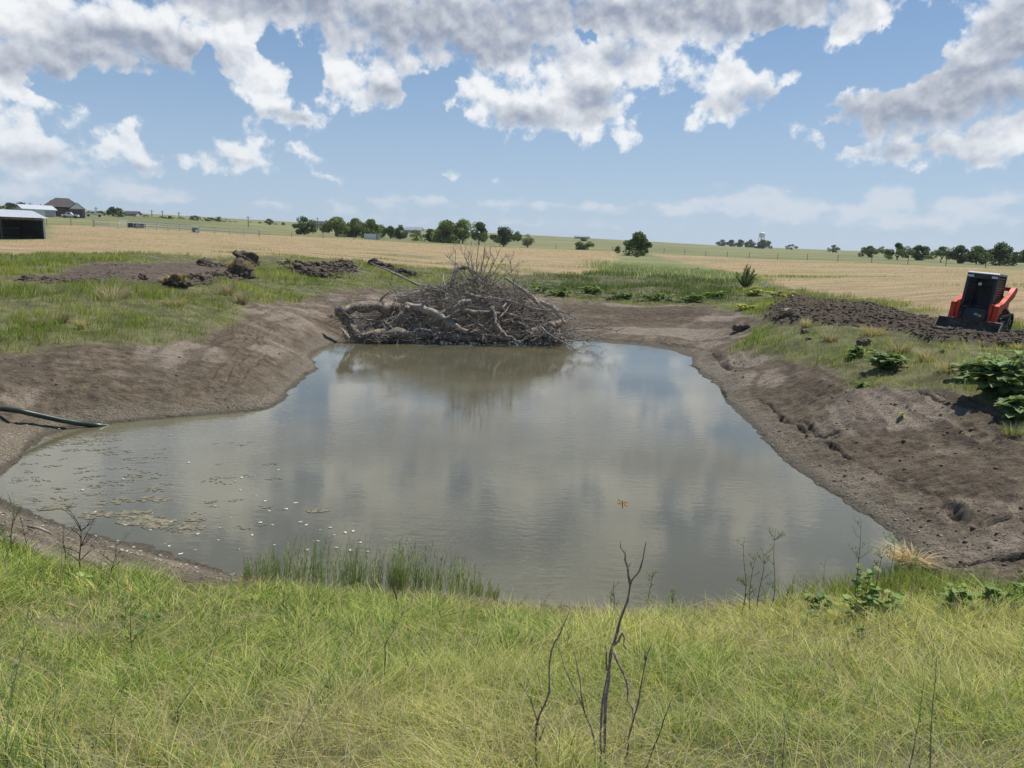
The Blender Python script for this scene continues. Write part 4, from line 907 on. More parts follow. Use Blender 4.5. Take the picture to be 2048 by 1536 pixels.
for xx in (-4.2, -2.2, -.3):
    m = MB(); m.box(xx-.45, xx+.45, -.05, .02, .9, 2.1); w_ = m.build('window', GLASSD, h)
m = MB(); m.box(-3.2, -2.5, 4.5, 5.2, 4, 5.0); m.build('chimney', BRICK, h)
o1 = building('metal_barn', 'pale grey metal outbuilding with a white roof left of the brown house', 'barn', 77, 262, faz+.35, [
 ('wall', walls(8.4, 7, 1.9, 3.0), METAL_G), ('roof', lambda m: gable(m, 8.4, 7, 2.0, 3.2), METAL_W), ('door', lambda m: m.box(-1.4, 1.4, -3.56, -3.5, 0, 1.7), WHITE)])
building('loafing_shed', 'small white loafing shed with an open dark right side', 'shed', 745, 205, .25, [
 ('wall', lambda m: (m.box(-2.1, .9, -1.6, 1.6, 0, 1.55), m.box(.9, 2.1, 1.45, 1.6, 0, 1.5)), WHITE), ('roof', lambda m: m.poly([(-2.3, -1.8, 1.62), (2.3, -1.8, 1.75), (2.3, 1.8, 1.6), (-2.3, 1.8, 1.5)]), METAL_W),
 ('post', lambda m: m.box(2.0, 2.12, -1.6, -1.48, 0, 1.7), WHITE), ('inner_wall', lambda m: m.box(.93, .99, -1.5, 1.4, 0, 1.5), DARKM)])
building('barn', 'far barn with a low blue grey roof between the yellow bush and the tree row', 'barn', 828, 400, 0, [
 ('wall', walls(8.5, 6, 1.6, 2.8), METAL_G), ('roof', lambda m: gable(m, 8.5, 6, 1.6, 3.1), GREYR), ('door', lambda m: m.box(-.8, .8, -3.06, -3.0, 0, 1.4), GLASSD)], dz=.6)
building('farm_house', 'far dark roofed house between the lone broad tree and the tall grove', 'house', 637, 380, .2, [
 ('wall', walls(5.5, 4.5, 1.7, 3), METAL_G), ('roof', lambda m: gable(m, 5.5, 4.5, 1.7, 3.3), ROOFB), ('window', lambda m: m.box(-1.4, -.5, -2.3, -2.24, .6, 1.3), GLASSD)], dz=.2)
building('low_house', 'low grey house half hidden by the hill between the trees and the barn', 'house', 270, 320, 0, [
 ('wall', walls(4.4, 4, .9, 1.6), METAL_G), ('roof', lambda m: gable(m, 4.4, 4, .9, 1.9), ROOFB)], dz=.1)
building('long_barn', 'long flat pale barn on the far skyline above the green pasture', 'barn', 1163, 620, 0, [
 ('wall', walls(12, 6, 1.5, 2.2), METAL_G), ('roof', lambda m: gable(m, 12, 6, 1.5, 2.4), GREYR)], dz=.3)
BIN = plain('blue_grey_bin', (.16, .19, .22), .5, 0, .15, 4)
building('feed_bin', 'blue grey feed bin standing at the pale pipe fence', 'feed bin', 393, 178, .2, [
 ('tank', lambda m: (m.tube([(0, 0, .25), (0, 0, .4), (0, 0, 1.2), (0, 0, 1.3)], [.5, .72, .72, .45], 12)), BIN), ('leg', lambda m: [m.box(a-.04, a+.04, b-.04, b+.04, 0, .4) for a in (-.4, .4) for b in (-.4, .4)], BIN), ('chute', lambda m: m.poly([(.1, -.75, .2), (.7, -.85, .2), (.7, -.7, .8), (.1, -.7, .8)]), WHITE)])
def truck(px, r, rz, label, name='pickup_truck', cat='truck', L=2.6):
    def body(m): m.prism([(-L, .45), (-L, 1.0), (-L*.35, 1.05), (-L*.1, 1.65), (L*.35, 1.65), (L*.55, 1.1), (L, 1.0), (L, .45)], -.9, .9)
    x, y, z = at_ground(px, r); t = thing(name, label, cat, (x, y, z), rz)
    m = MB(); body(m); m.build('body', WHITE, t, bevel=.05)
    m = MB(); m.box(-.92, .92, -L*.07, L*.33, 1.15, 1.52); m.build('window', GLASSD, t)
    for sx in (-.85, .85):
        for sy in (-L*.62, L*.62):
            m = MB(); m.tube([(sx-.1, sy, .38), (sx+.1, sy, .38)], .38, 12); m.build('wheel', DARKM, t)
truck(193, 282, faz+1.6, 'white pickup truck parked on the hill in front of the two low trees')
truck(146, 258, faz+1.4, 'white car parked beside the brown house', 'parked_car', 'car', 2.2)

# water tower
x, y, z = at_ground(1521.5, 1500); t = thing('water_tower', 'pale white water tower standing above the far tree clump', 'water tower', (x, y, z))
top = atr(1521.5, 464, 1500)[2]-z; cx_w = 12.5/FPX*1290
prof = [(0, top), (2.2, top-.25), (4.2, top-1.3), (5.4, top-2.8), (5.6, top-4.2), (5.6, top-7.0), (5.0, top-8.6), (3.2, top-10.2), (1.0, top-11)]
m = MB(); m.tube([(0, 0, p[1]) for p in prof], [max(p[0], .05) for p in prof], 20); m.build('tank', WHITE, t, smooth=True)
for k in range(5):
    a = 6.28*k/5+.4; m = MB(); m.tube([(math.cos(a)*7, math.sin(a)*7, -2), (math.cos(a)*5.2, math.sin(a)*5.2, top-7)], .45, 6); m.build('leg', WHITE, t)
m = MB(); m.tube([(0, 0, -2), (0, 0, top-10)], .8, 8); m.build('riser_pipe', WHITE, t)
m = MB()
for q in range(20):
    a, b = 6.28*q/20, 6.28*(q+1)/20; m.tube([(math.cos(a)*5.9, math.sin(a)*5.9, top-7), (math.cos(b)*5.9, math.sin(b)*5.9, top-7)], .18, 4)
m.build('catwalk', WHITE, t)

# utility poles
for px, top, r_, lab in [(498.5,431,290,'tallest utility pole, standing alone on the skyline'),(361.5,424,330,'utility pole beside the small tree left of the hedgerow'),(329,425,332,'utility pole in the middle of the low clump'),
  (308,424,330,'utility pole at the right side of the rounded hill tree'),(165.5,412,300,'utility pole at the right end of the brown house'),(198,416,310,'utility pole above the two low trees'),(68.5,404,305,'utility pole behind the pale metal outbuilding'),(89,411,300,'short pole between the outbuilding and the brown house'),(636,434,330,'mast beside the far dark roofed house')]:
    x, y, z = at_ground(px, r_); H = max(3, atr(px, top, r_)[2]-z); t = thing('utility_pole', lab, 'pole', (x, y, z-.2), 0, 'utility poles on the hill')
    m = MB(); m.tube([(0, 0, 0), (0, 0, H)], [.17, .12], 6); m.build('post', WOODP, t)
    m = MB(); m.box(-.8, .8, -.06, .06, H-.6, H-.48); m.build('crossarm', WOODP, t)

# fences
def fence(name, label, pts, step, hgt, pr, rails, postmat, railmat, railr, cat='fence'):
    W = []
    for (a, ra), (b, rb) in zip(pts[:-1], pts[1:]):
        for q in range(8): t_ = q/8; W.append(atr(a+(b-a)*t_, 500, ra+(rb-ra)*t_)[:2])
    W.append(atr(pts[-1][0], 500, pts[-1][1])[:2]); W = np.array(W); seg = np.linalg.norm(np.diff(W, axis=0), axis=1); cs = np.concatenate([[0], np.cumsum(seg)])
    N = max(2, int(cs[-1]/step)+1); s = np.linspace(0, cs[-1], N); X = np.interp(s, cs, W[:, 0]); Y = np.interp(s, cs, W[:, 1]); Zz = tz(X, Y)
    t = thing(name, label, cat, (X[0], Y[0], Zz[0])); o3 = np.array([X[0], Y[0], Zz[0]])
    for k in range(N):
        p = np.array([X[k], Y[k], Zz[k]])-o3; m = MB(); m.tube([(0, 0, -.2), (0, 0, hgt)], pr, 5); o = m.build('post', postmat, t); o.location = p
    m = MB()
    for hh_ in rails:
        m.tube([(X[k]-o3[0], Y[k]-o3[1], Zz[k]-o3[2]+hgt*hh_) for k in range(N)], railr, 4)
    m.build('rail' if railr > .02 else 'wire', railmat, t); return t
fence('wire_fence', 'long thin wire fence along the far edge of the hay fields', [(520,182),(700,184),(860,186),(1100,190),(1300,192),(1500,167),(1700,152),(2060,131)], 7.0, 1.2, .06, (.35, .6, .9), WOODP, WOODP, .012)
fence('wire_fence', 'dark wire fence between the open shed and the pale pipe fence', [(98,200),(150,198),(192,196)], 4.0, 1.5, .07, (.5, .95), WOODP, WOODP, .012)
fence('pipe_fence', 'pale pipe fence panels on the hill right of the dark wire fence', [(190,196),(222,194)], 2.6, 1.5, .09, (.35, .6, .97), PIPE, PIPE, .10)
fence('pipe_fence', 'pale pipe fence with a sloping chute in front of the feed bin field', [(240,188),(262,190),(300,186),(340,184),(385,182)], 2.4, 1.6, .09, (.4, .7, .98), PIPE, PIPE, .10)
fence('pipe_fence', 'pale low pipe fence running right from the feed bin', [(400,181),(440,181),(518,182)], 2.6, 1.4, .09, (.5, .98), PIPE, PIPE, .10)
t = fence('loading_ramp', 'pale sloping cattle ramp at the left end of the chute fence', [(238,184),(246,186)], 1.2, 1.2, .05, (.98,), PIPE, PIPE, .05, cat='cattle ramp')
m = MB(); x, y, z = at_ground(258, 186)
building('cattle_chute', 'dark cattle chute inside the pale pipe pen', 'cattle chute', 277, 189, .1, [('side_panel', lambda m: (m.box(-1.8, 1.8, -.45, -.38, .3, 1.2), m.box(-1.8, 1.8, .38, .45, .3, 1.2)), DARKM), ('frame', lambda m: [m.box(a-.05, a+.05, -.5, .5, 1.3, 1.4) for a in (-1.8, -.6, .6, 1.8)]+[m.box(a-.05, a+.05, b-.05, b+.05, 0, 1.3) for a in (-1.8, -.6, .6, 1.8) for b in (-.45, .45)], PIPE)])
# ------------------------------------------------------------------ compact track loader
RED = plain('orange_red_paint', (.60, .060, .022), .55, 0, .12, 3, spec=.25); BLK = plain('black_paint', (.018, .020, .022), .35, 0, .3, 5); RUB = plain('dusty_rubber', (.05, .045, .04), .85, 0, .4, 9)
STEEL = plain('worn_steel', (.16, .155, .15), .45, .5, .35, 5); LGREY = plain('light_grey_paint', (.42, .42, .41), .4, 0, .08, 4); SEATM = plain('seat_vinyl', (.035, .035, .037), .6, 0, .2, 6)
LENS = plain('headlight_lens', (.72, .75, .78), .15, 0, .05, 10); YEL = plain('yellow_decal', (.65, .45, .05), .5, 0, .05, 10)
lx, ly, lz = at_ground(1962, 31.4)
LD = thing('track_loader', 'orange red compact track loader with a black cab and wide bucket on the right bank', 'track loader', (lx, ly, lz-.02), 0)
hd = 212+12; fdir = Vector((math.sin(R(hd)), math.cos(R(hd)), 0))         # the way it faces; local -Y
LD.rotation_euler = (R(-2), R(3.5), math.atan2(fdir.y, fdir.x)+math.pi/2)
def part(nm, mat, fn, parent=LD, bevel=.012, smooth=False):
    m = MB(); fn(m); return m.build(nm, mat, parent, bevel=bevel, smooth=smooth)
part('chassis', BLK, lambda m: (m.box(-.42, .42, .15, 2.35, .28, .80), m.box(-.46, .46, 1.55, 2.45, .80, 1.30)))
part('engine_hood', RED, lambda m: m.prism([(1.62, 1.30), (2.45, 1.24), (2.55, 1.0), (2.55, .55), (2.45, .55), (2.45, 1.0), (1.62, 1.24)], -.46, .46))
# tracks
def track_profile(gr):
    P_ = []
    for a in np.linspace(-90, 90, 9): P_.append((2.15+(.30+gr)*math.cos(R(a)), .34+(.30+gr)*math.sin(R(a))))
    for a in np.linspace(90, 270, 9): P_.append((.55+(.26+gr)*math.cos(R(a)), .30+(.26+gr)*math.sin(R(a))))
    return P_
for s in (-1, 1):
    x0, x1 = (s*.45, s*.83) if s > 0 else (-.83, -.45)
    def tr(m):
        O, I = track_profile(.04), track_profile(-.02); n_ = len(O)
        for i in range(n_):
            j = (i+1) % n_
            for X_, fl in ((x0, 0), (x1, 1)): m.poly([(X_, *O[i]), (X_, *O[j]), (X_, *I[j]), (X_, *I[i])])
            m.poly([(x0, *O[i]), (x1, *O[i]), (x1, *O[j]), (x0, *O[j])]); m.poly([(x0, *I[i]), (x1, *I[i]), (x1, *I[j]), (x0, *I[j])])
        pts = [Vector((0, *p)) for p in O]+[Vector((0, *O[0]))]; cs = [0]
        for a, b in zip(pts[:-1], pts[1:]): cs.append(cs[-1]+(b-a).length)
        N = 36
        for k in range(N):
            q = cs[-1]*k/N; i = max(0, np.searchsorted(cs, q, side='right')-1); i = min(i, len(pts)-2); f = (q-cs[i])/(cs[i+1]-cs[i]); c = pts[i].lerp(pts[i+1], f); t_ = (pts[i+1]-pts[i]).normalized(); nn = Vector((0, t_.z, -t_.y))
            a, b = c-t_*.028, c+t_*.028; lug = [a, b, b+nn*.03, a+nn*.03]
            m.prism([(v.y, v.z) for v in lug], x0, x1)
    tk = part('track', RUB, tr, bevel=0)
    for yy, zz, rr_ in ((.55, .30, .24), (2.15, .34, .28), (.95, .17, .12), (1.25, .17, .12), (1.55, .17, .12), (1.82, .17, .12)):
        part('wheel', STEEL, lambda m: (m.tube([(s*.52, yy, zz), (s*.76, yy, zz)], rr_, 16), m.tube([(s*.74, yy, zz), (s*.80, yy, zz)], rr_*.4, 10)), tk, bevel=0)
    part('track_frame', BLK, lambda m: m.box(min(s*.5, s*.7), max(s*.5, s*.7), .6, 2.1, .2, .42))
    # lift arm, from the rear tower down to the front, its upright at the back
    xa, xb = sorted((s*.60, s*.76))
    part('lift_arm', RED, lambda m: m.prism([(2.30, 1.62), (2.38, 1.50), (2.10, 1.28), (1.20, 1.02), (.42, .72), (.22, .62), (.12, .30), (-.10, .18), (-.16, .34), (-.06, .62), (-.06, .96), (.10, 1.02), (.55, 1.06), (1.55, 1.42), (2.05, 1.66)], xa, xb))
    part('rear_tower', RED, lambda m: m.prism([(1.95, .70), (2.45, .70), (2.42, 1.55), (2.20, 1.60)], *sorted((s*.50, s*.585))))
    part('front_upright', RED, lambda m: m.prism([(-.10, .22), (.10, .22), (.16, .55), (.08, .80), (.14, 1.0), (-.04, 1.0), (-.10, .75), (-.04, .52)], *sorted((s*.46, s*.57))))
    part('lift_cylinder', STEEL, lambda m: (m.tube([(s*.68, 2.10, .72), (s*.68, 1.2, .93)], .055, 10), m.tube([(s*.68, 1.2, .93), (s*.68, .70, .98)], .03, 8)), bevel=0, smooth=False)
    part('tilt_cylinder', BLK, lambda m: (m.tube([(s*.40, .02, .80), (s*.38, -.12, .42)], .04, 8)), bevel=0)
part('cross_member', RED, lambda m: m.box(-.76, .76, 2.16, 2.34, 1.50, 1.64))
# cab: posts, header, sill, roof, side screens
part('cab_frame', BLK, lambda m: (
    m.prism([(.10, .62), (.20, .62), (.34, 2.02), (.24, 2.02)], -.50, -.40), m.prism([(.10, .62), (.20, .62), (.34, 2.02), (.24, 2.02)], .40, .50),
    m.box(-.50, .50, .24, .36, 1.86, 2.02), m.prism([(.02, .40), (.16, .40), (.20, .74), (.08, .74)], -.50, .50),
    m.box(-.50, -.42, 1.42, 1.54, .7, 2.0), m.box(.42, .50, 1.42, 1.54, .7, 2.0), m.box(-.50, -.44, .2, 1.5, .74, .82), m.box(.44, .50, .2, 1.5, .74, .82), m.box(-.5, .5, 1.5, 1.56, .7, 1.95)))
part('roof', LGREY, lambda m: m.prism([(.18, 2.02), (1.60, 2.0), (1.60, 2.06), (1.5, 2.09), (.3, 2.10), (.18, 2.06)], -.50, .50), bevel=.02)
for s in (-1, 1):
    part('side_screen', BLK, lambda m: [m.box(*sorted((s*.455, s*.485)), .36+.0*k, 1.42, .88+.085*k, .905+.085*k) for k in range(13)]+[m.box(*sorted((s*.455, s*.48)), .42+.14*k, .45+.14*k, .84, 2.0) for k in range(7)], bevel=0)
    hl = part('headlight', LENS, lambda m: m.box(*sorted((s*.28, s*.47)), .205, .235, 1.90, 1.98), bevel=.01)
seat = part('seat', SEATM, lambda m: (m.box(-.25, .25, .72, 1.22, .74, .92), m.prism([(1.14, .88), (1.30, .88), (1.42, 1.58), (1.30, 1.60)], -.24, .24)), bevel=.04)
part('joystick', SEATM, lambda m: (m.tube([(-.32, .72, .85), (-.32, .64, 1.12)], .02, 6), m.tube([(.32, .72, .85), (.32, .64, 1.12)], .02, 6), m.box(-.40, -.26, .62, 1.1, .74, .94), m.box(.26, .40, .62, 1.1, .74, .94)), bevel=0)
part('floor', BLK, lambda m: m.box(-.42, .42, .18, 1.5, .42, .46))
part('decal', LGREY, lambda m: m.box(.02, .14, .028, .034, .56, .64), bevel=0); part('decal', YEL, lambda m: m.box(.16, .27, .024, .030, .52, .60), bevel=0); part('decal', LGREY, lambda m: m.box(.32, .35, .03, .036, .55, .60), bevel=0)
part('mirror', LENS, lambda m: m.box(-.15, -.05, .5, .53, 1.62, 1.72), bevel=0)
# bucket
def bucket(m):
    W_ = 1.0; pr = [(-.16, .36), (-.10, .10), (-.2, .02), (-.66, -.02), (-.66, .01), (-.22, .05), (-.14, .13), (-.20, .36)]
    m.prism(pr, -W_, W_)
bk = part('bucket', STEEL, bucket, bevel=0)
for s in (-1, 1): part('side_plate', STEEL, lambda m: m.prism([(-.10, .40), (-.10, .08), (-.2, -.02), (-.68, -.03), (-.66, .03), (-.28, .40)], *sorted((s*.985, s*1.012))), bk, bevel=0)
part('top_edge', BLK, lambda m: m.box(-.98, .98, -.30, -.12, .362, .392), bk, bevel=0)
for s in (-1, 1): part('worn_strip', LGREY, lambda m: m.box(*sorted((s*.52, s*.97)), -.31, -.11, .394, .404), bk, bevel=0)
part('quick_attach', RED, lambda m: m.box(-.45, .45, -.10, .06, .16, .40))

# ------------------------------------------------------------------ suction hose
g0 = ground_hit(-80, 806); pts = []
HOSE = plain('green_hose', (.035, .055, .035), .35, 0, .25, 4)
for px, py, z in [(-90,806,.86),(-40,810,.68),(0,817,.56),(40,822,.50),(80,831,.36),(120,840,.22),(160,847,.10),(195,851,.03),(222,853,-.05)]: pts.append(Vector(atz(px, py, z)))
m = MB(); P2 = []
for a, b in zip(pts[:-1], pts[1:]): P2 += [a.lerp(b, q/4) for q in range(4)]
P2.append(pts[-1]); rads = [.062*(1+.0*i) for i in range(len(P2))]; m.tube(P2, rads, 12)
tag(m.build('suction_hose', HOSE, smooth=True), 'dark green hose running down the left bank into the pond', 'hose')

# ------------------------------------------------------------------ leafy plants
def leaf_plant(px, py, wpx, hpx, label, nl, lpx, col, seed, name='leafy_plant', shape='lobed', upright=.5, spray=False, cat='plant', group=None, dist=None):
    rs = np.random.RandomState(seed); g = ground_hit(px, py) if dist is None else atr(px, py, dist); gx, gy = g[0], g[1]; gz = tz1(gx, gy); yc = float(np.dot(np.array([gx, gy, gz])-CAM, fwn))
    Wd, H, L = wpx/FPX*yc, hpx/FPX*yc, lpx/FPX*yc; t = thing(name, label, cat, (gx, gy, gz), 0, group)
    m = MB(); V_, F_, Cc = [], [], []
    ns = max(5, nl//14)
    for k in range(ns):
        a = rs.rand()*6.28; q = rs.rand()**.5; e = Vector((math.cos(a)*q*Wd*.5, math.sin(a)*q*Wd*.4, H*(.35+.65*rs.rand())*(1-.45*q*q)))
        b = Vector((math.cos(a)*q*Wd*.15, math.sin(a)*q*Wd*.15, 0)); mid = b.lerp(e, .5)+Vector((0, 0, H*.15)); m.tube([b, mid, e], [L*.05, L*.04, L*.025], 4)
        for j in range(nl//ns):
            f = (j+rs.rand())/(nl/ns); p = (b.lerp(mid, f*2) if f < .5 else mid.lerp(e, f*2-1)); la = rs.rand()*6.28; ll = L*(.6+.6*rs.rand()); up_ = rs.uniform(-.25, .5)
            d = np.array([math.cos(la), math.sin(la), up_]); d /= np.linalg.norm(d); sd_ = np.cross(d, [0, 0, 1.0]); sd_ /= np.linalg.norm(sd_); nn = np.cross(sd_, d); o = np.array(p)+d*ll*.15*rs.rand()
            if shape == 'lobed': out = [(0, 0), (.10, .30), (.35, .50), (.50, .28), (.72, .36), (1.0, 0), (.72, -.36), (.50, -.28), (.35, -.50), (.10, -.30)]
            else: out = [(0, 0), (.3, .13), (.6, .14), (1, 0), (.6, -.14), (.3, -.13)]
            bi = len(V_); c0 = o+d*ll*.45-nn*ll*.05; V_.append(c0); fold = .18*ll
            for u_, v_ in out: V_.append(o+d*u_*ll+sd_*v_*ll+nn*(abs(v_)*fold*1.6-u_*u_*ll*.22))
            no = len(out); F_ += [(bi, bi+1+i, bi+1+(i+1) % no) for i in range(no)]; c = np.array(col)*(1+.22*rs.randn())*(1+.06*rs.randn(3)); Cc += [np.clip(c, .01, .8)]*(no+1)
    m.build('stem', STALKG, t); mesh_np('leaves', np.array(V_), np.array(F_), LEAF, t, attrs=dict(col=np.array(Cc))); return t
STALKG = plain('green_stem', (.13, .17, .07), .6, 0, .2, 10)
DG, YG = (.19, .27, .10), (.33, .37, .09)
leaf_plant(2003,795,150,98,'biggest broad leaved bush at the right edge on the bank',620,24,DG,1,name='leafy_bush',cat='bush')
leaf_plant(2030,835,70,55,'low leafy clump in front of the biggest bush at the right edge',160,22,DG,2)
leaf_plant(1945,760,70,45,'leafy wing spreading left of the biggest bush at the right edge',160,20,DG,9)
leaf_plant(1767,738,78,42,'broad leaved plant in the middle of the grassy right bank',240,15,DG,3)
leaf_plant(1703,718,50,30,'smaller leafy plant just left of the middle broad leaved plant',110,12,(.17,.25,.08),4)
leaf_plant(1722,770,30,16,'tiny leafy patch on the bare soil below the middle broad leaved plant',40,11,(.2,.28,.08),5)
leaf_plant(1803,835,16,9,'lone yellow green seedling on the bare soil of the right bank',10,9,(.36,.42,.14),6)
leaf_plant(1500,592,60,22,'yellow green vine spreading on the mound below the spiky shrub',130,9,YG,7); leaf_plant(1490,620,44,20,'yellow leaved vine patch lower on the mound',100,9,(.42,.44,.10),8)
leaf_plant(1560,598,70,22,'yellowing vine at the left end of the dark windrow',130,9,(.36,.34,.13),10)
for i, (px, py, w_) in enumerate([(1120,592,60),(1180,588,50),(1240,598,70),(1320,600,80),(1380,604,60),(1430,596,50),(1080,586,50)]):
    leaf_plant(px, py, w_, 20, 'low green leafy weed along the top of the bank behind the pond', 130, 9, (.17,.25,.07), 20+i, group='low leafy weeds behind the pond')
leaf_plant(1410,1240,10,10,'tiny broad leaved sprig in the near grass',6,14,(.2,.32,.08),30,dist=8.0)
# spiky shrub on the mound
g = ground_hit(1491, 578); gx, gy, gz = g[0], g[1], tz1(g[0], g[1]); yc = float(np.dot(g-CAM, fwn)); Hs = 50/FPX*yc
t = thing('shrub', 'spiky green shrub with upswept branches on the mound right of the pond', 'shrub', (gx, gy, gz-.05)); m = MB(); Pn, Dn = [], []
for k in range(34):
    a = rng.rand()*6.28; q = rng.rand()**.6; e = Vector((math.cos(a)*q*Hs*.52, math.sin(a)*q*Hs*.52, Hs*(.55+.5*rng.rand())*(1-.3*q))); pt = wob((0, 0, 0), e, 6, .08); m.tube(pt, [.03, .026, .022, .016, .012, .005], 4)
    for j in range(60): f = .2+.8*rng.rand(); i0 = min(4, int(f*5)); Pn.append(np.array(pt[i0].lerp(pt[i0+1], f*5-i0))+rng.randn(3)*.02)
Pn = np.array(Pn); a = rng.rand(len(Pn))*6.28; m.build('stem', STALKG, t)
blades('leaves', Pn, .10+.09*rng.rand(len(Pn)), np.full(len(Pn), .045), np.stack([np.cos(a), np.sin(a)], 1)*(.4+.8*rng.rand(len(Pn), 1)), pal(len(Pn), [(.14,.21,.07),(.20,.27,.09),(.08,.12,.045)], [2, 1, 1]), None, None, mat=LEAF, parent=t)
# near vine with dark leaves at right foreground
for i, (px, py, w_, h_, n_, lab) in enumerate([(1715,1235,90,95,110,'tallest leafy vine climbing above the near grass at right'),(1640,1215,100,45,80,'dark leaved vine trailing left of the tallest vine'),
     (1790,1235,110,50,110,'dark leaved vine trailing right of the tallest vine'),(1900,1225,120,50,120,'leafy vine in the grass nearer the right edge'),(2010,1225,110,60,120,'leafy vine at the right edge of the near grass'),(1720,1290,60,40,24,'few dark leaves drooping in front of the tallest vine')]):
    leaf_plant(px, py, w_, h_*1.45, lab, int(n_*.75), 17, (.20, .28, .08), 40+i, name='vine', cat='vine', dist=[7.6,8.0,7.7,7.9,8.0,6.4][i])
leaf_plant(300,1205,40,26,'small dark leafy plant in the near grass at left',18,20,(.14,.26,.06),50,dist=6.6); leaf_plant(500,1190,50,16,'yellow green leafy patch at the foot of the reeds',26,18,(.42,.5,.12),51,dist=7.6); leaf_plant(165,1165,26,20,'pale green leaves at the foot of the bare twiggy sapling',14,16,(.36,.48,.18),52,dist=7.9)

# ------------------------------------------------------------------ stalks
def stalk_plant(name, label, cat, chains, mat, r0, foliage=None, group=None, knots=True, k=6):
    """chains: lists of (px, py, distance); the first point of the first chain is the foot"""
    f = atr(*chains[0][0]); gz = tz1(f[0], f[1]); o3 = Vector((f[0], f[1], gz)); t = thing(name, label, cat, o3, 0, group); Pn = []
    for ci, ch in enumerate(chains):
        m = MB(); W = [Vector(atr(*p))-o3 for p in ch]
        if ci == 0 or ch[0][1] > 1500: W.insert(0, Vector((W[0].x, W[0].y, 0)) if W[0].z > 0 else W[0]-Vector((0, 0, .1)))
        S = []; 
        for a, b in zip(W[:-1], W[1:]): S += [a.lerp(b, q/3)+Vector((random.gauss(0, 1), random.gauss(0, 1), 0))*r0*.35 for q in range(3)]
        S.append(W[-1]); n_ = len(S); base = r0*.85 if ci == 0 or ch[0][1] > 1480 else r0*.6
        rr_ = [base*(1-.72*i/(n_-1))*(1.35 if knots and i % 3 == 0 else 1) for i in range(n_)]; m.tube(S, rr_, k)
        if knots:
            for i in range(2, n_-1, 2):
                d = Vector((random.gauss(0, 1), random.gauss(0, 1), 1.1)).normalized(); l = random.uniform(.01, .05); m.tube([S[i], S[i]+d*l], [rr_[i]*.5, rr_[i]*.15], 4)
        m.build('stem', mat, t, smooth=True); Pn += S
    if foliage:
        Pn = [p for p in Pn for _ in range(foliage[0])]; N = len(Pn); P_ = np.array([tuple(p) for p in Pn])+rng.randn(N, 3)*.012; a = rng.rand(N)*6.28
        blades('leaves', P_, foliage[1]*(.5+rng.rand(N)), np.full(N, foliage[2]), np.stack([np.cos(a), np.sin(a)], 1)*(.5+rng.rand(N, 1)), pal(N, [foliage[3]], [1]), None, None, mat=LEAF, parent=t)
    return t
GREENST = plain('green_grey_stalk', (.12, .15, .07), .7, 0, .3, 20); TANST = plain('tan_stalk', (.45, .38, .26), .8, 0, .25, 20); DKST = plain('dark_stalk', (.055, .045, .038), .85, 0, .4, 20)
d = 2.35
stalk_plant('dead_stalk', 'tallest bare forked brown stalk at the bottom centre, reaching up over the water', 'dead stalk', [
 [(1208,1560,d),(1212,1400,d+.02),(1222,1310,d+.03),(1236,1262,d+.05),(1255,1200,d+.06),(1262,1165,d+.07),(1280,1135,d+.08),(1293,1082,d+.1)],[(1260,1168,d+.07),(1250,1120,d+.05),(1242,1082,d+.04)],[(1230,1290,d+.04),(1246,1265,d+.0),(1252,1300,d+.0)],[(1228,1305,d+.03),(1255,1365,d+.0),(1262,1420,d-.03),(1278,1455,d-.05)]], STALK, .0075)
stalk_plant('dead_stalk', 'second thick brown stalk standing against the tallest one', 'dead stalk', [[(1198,1560,d-.08),(1205,1420,d-.06),(1214,1350,d-.04),(1226,1290,d-.02)],[(1214,1340,d-.04),(1211,1290,d-.05)]], STALK, .0065)
stalk_plant('dead_stalk', 'brown stalk leaning left and meeting the forked one in an arch', 'dead stalk', [[(1196,1560,d+.1),(1188,1475,d+.1),(1167,1415,d+.1),(1135,1350,d+.1),(1113,1290,d+.1)],[(1167,1415,d+.1),(1155,1340,d+.08),(1148,1300,d+.1)]], STALK, .005)
stalk_plant('dead_stalk', 'left forked brown stalk with a kinked top', 'dead stalk', [[(1072,1560,d),(1073,1450,d),(1098,1385,d+.02),(1102,1300,d+.04),(1112,1282,d+.04),(1125,1258,d+.05),(1139,1222,d+.05)],[(1075,1445,d),(1062,1400,d-.02),(1040,1365,d-.03)],[(1078,1480,d),(1095,1440,d+.02)]], STALK, .005)
stalk_plant('dead_stalk', 'right brown stalk with a pale broken tip', 'dead stalk', [[(1248,1560,d+.05),(1257,1475,d+.05),(1277,1405,d+.06),(1291,1320,d+.08),(1304,1288,d+.08)],[(1291,1320,d+.08),(1290,1300,d+.07)]], STALK, .0055)
stalk_plant('dead_stalk', 'thin dark stalk leaning right, rightmost of the brown stalks', 'dead stalk', [[(1285,1560,d),(1310,1490,d),(1328,1440,d+.02),(1342,1400,d+.03)]], DKST, .0035)
stalk_plant('dead_stalk', 'short thin dark stalk left of the brown stalks', 'dead stalk', [[(1022,1560,d),(1010,1520,d),(990,1475,d+.03)]], DKST, .0025)
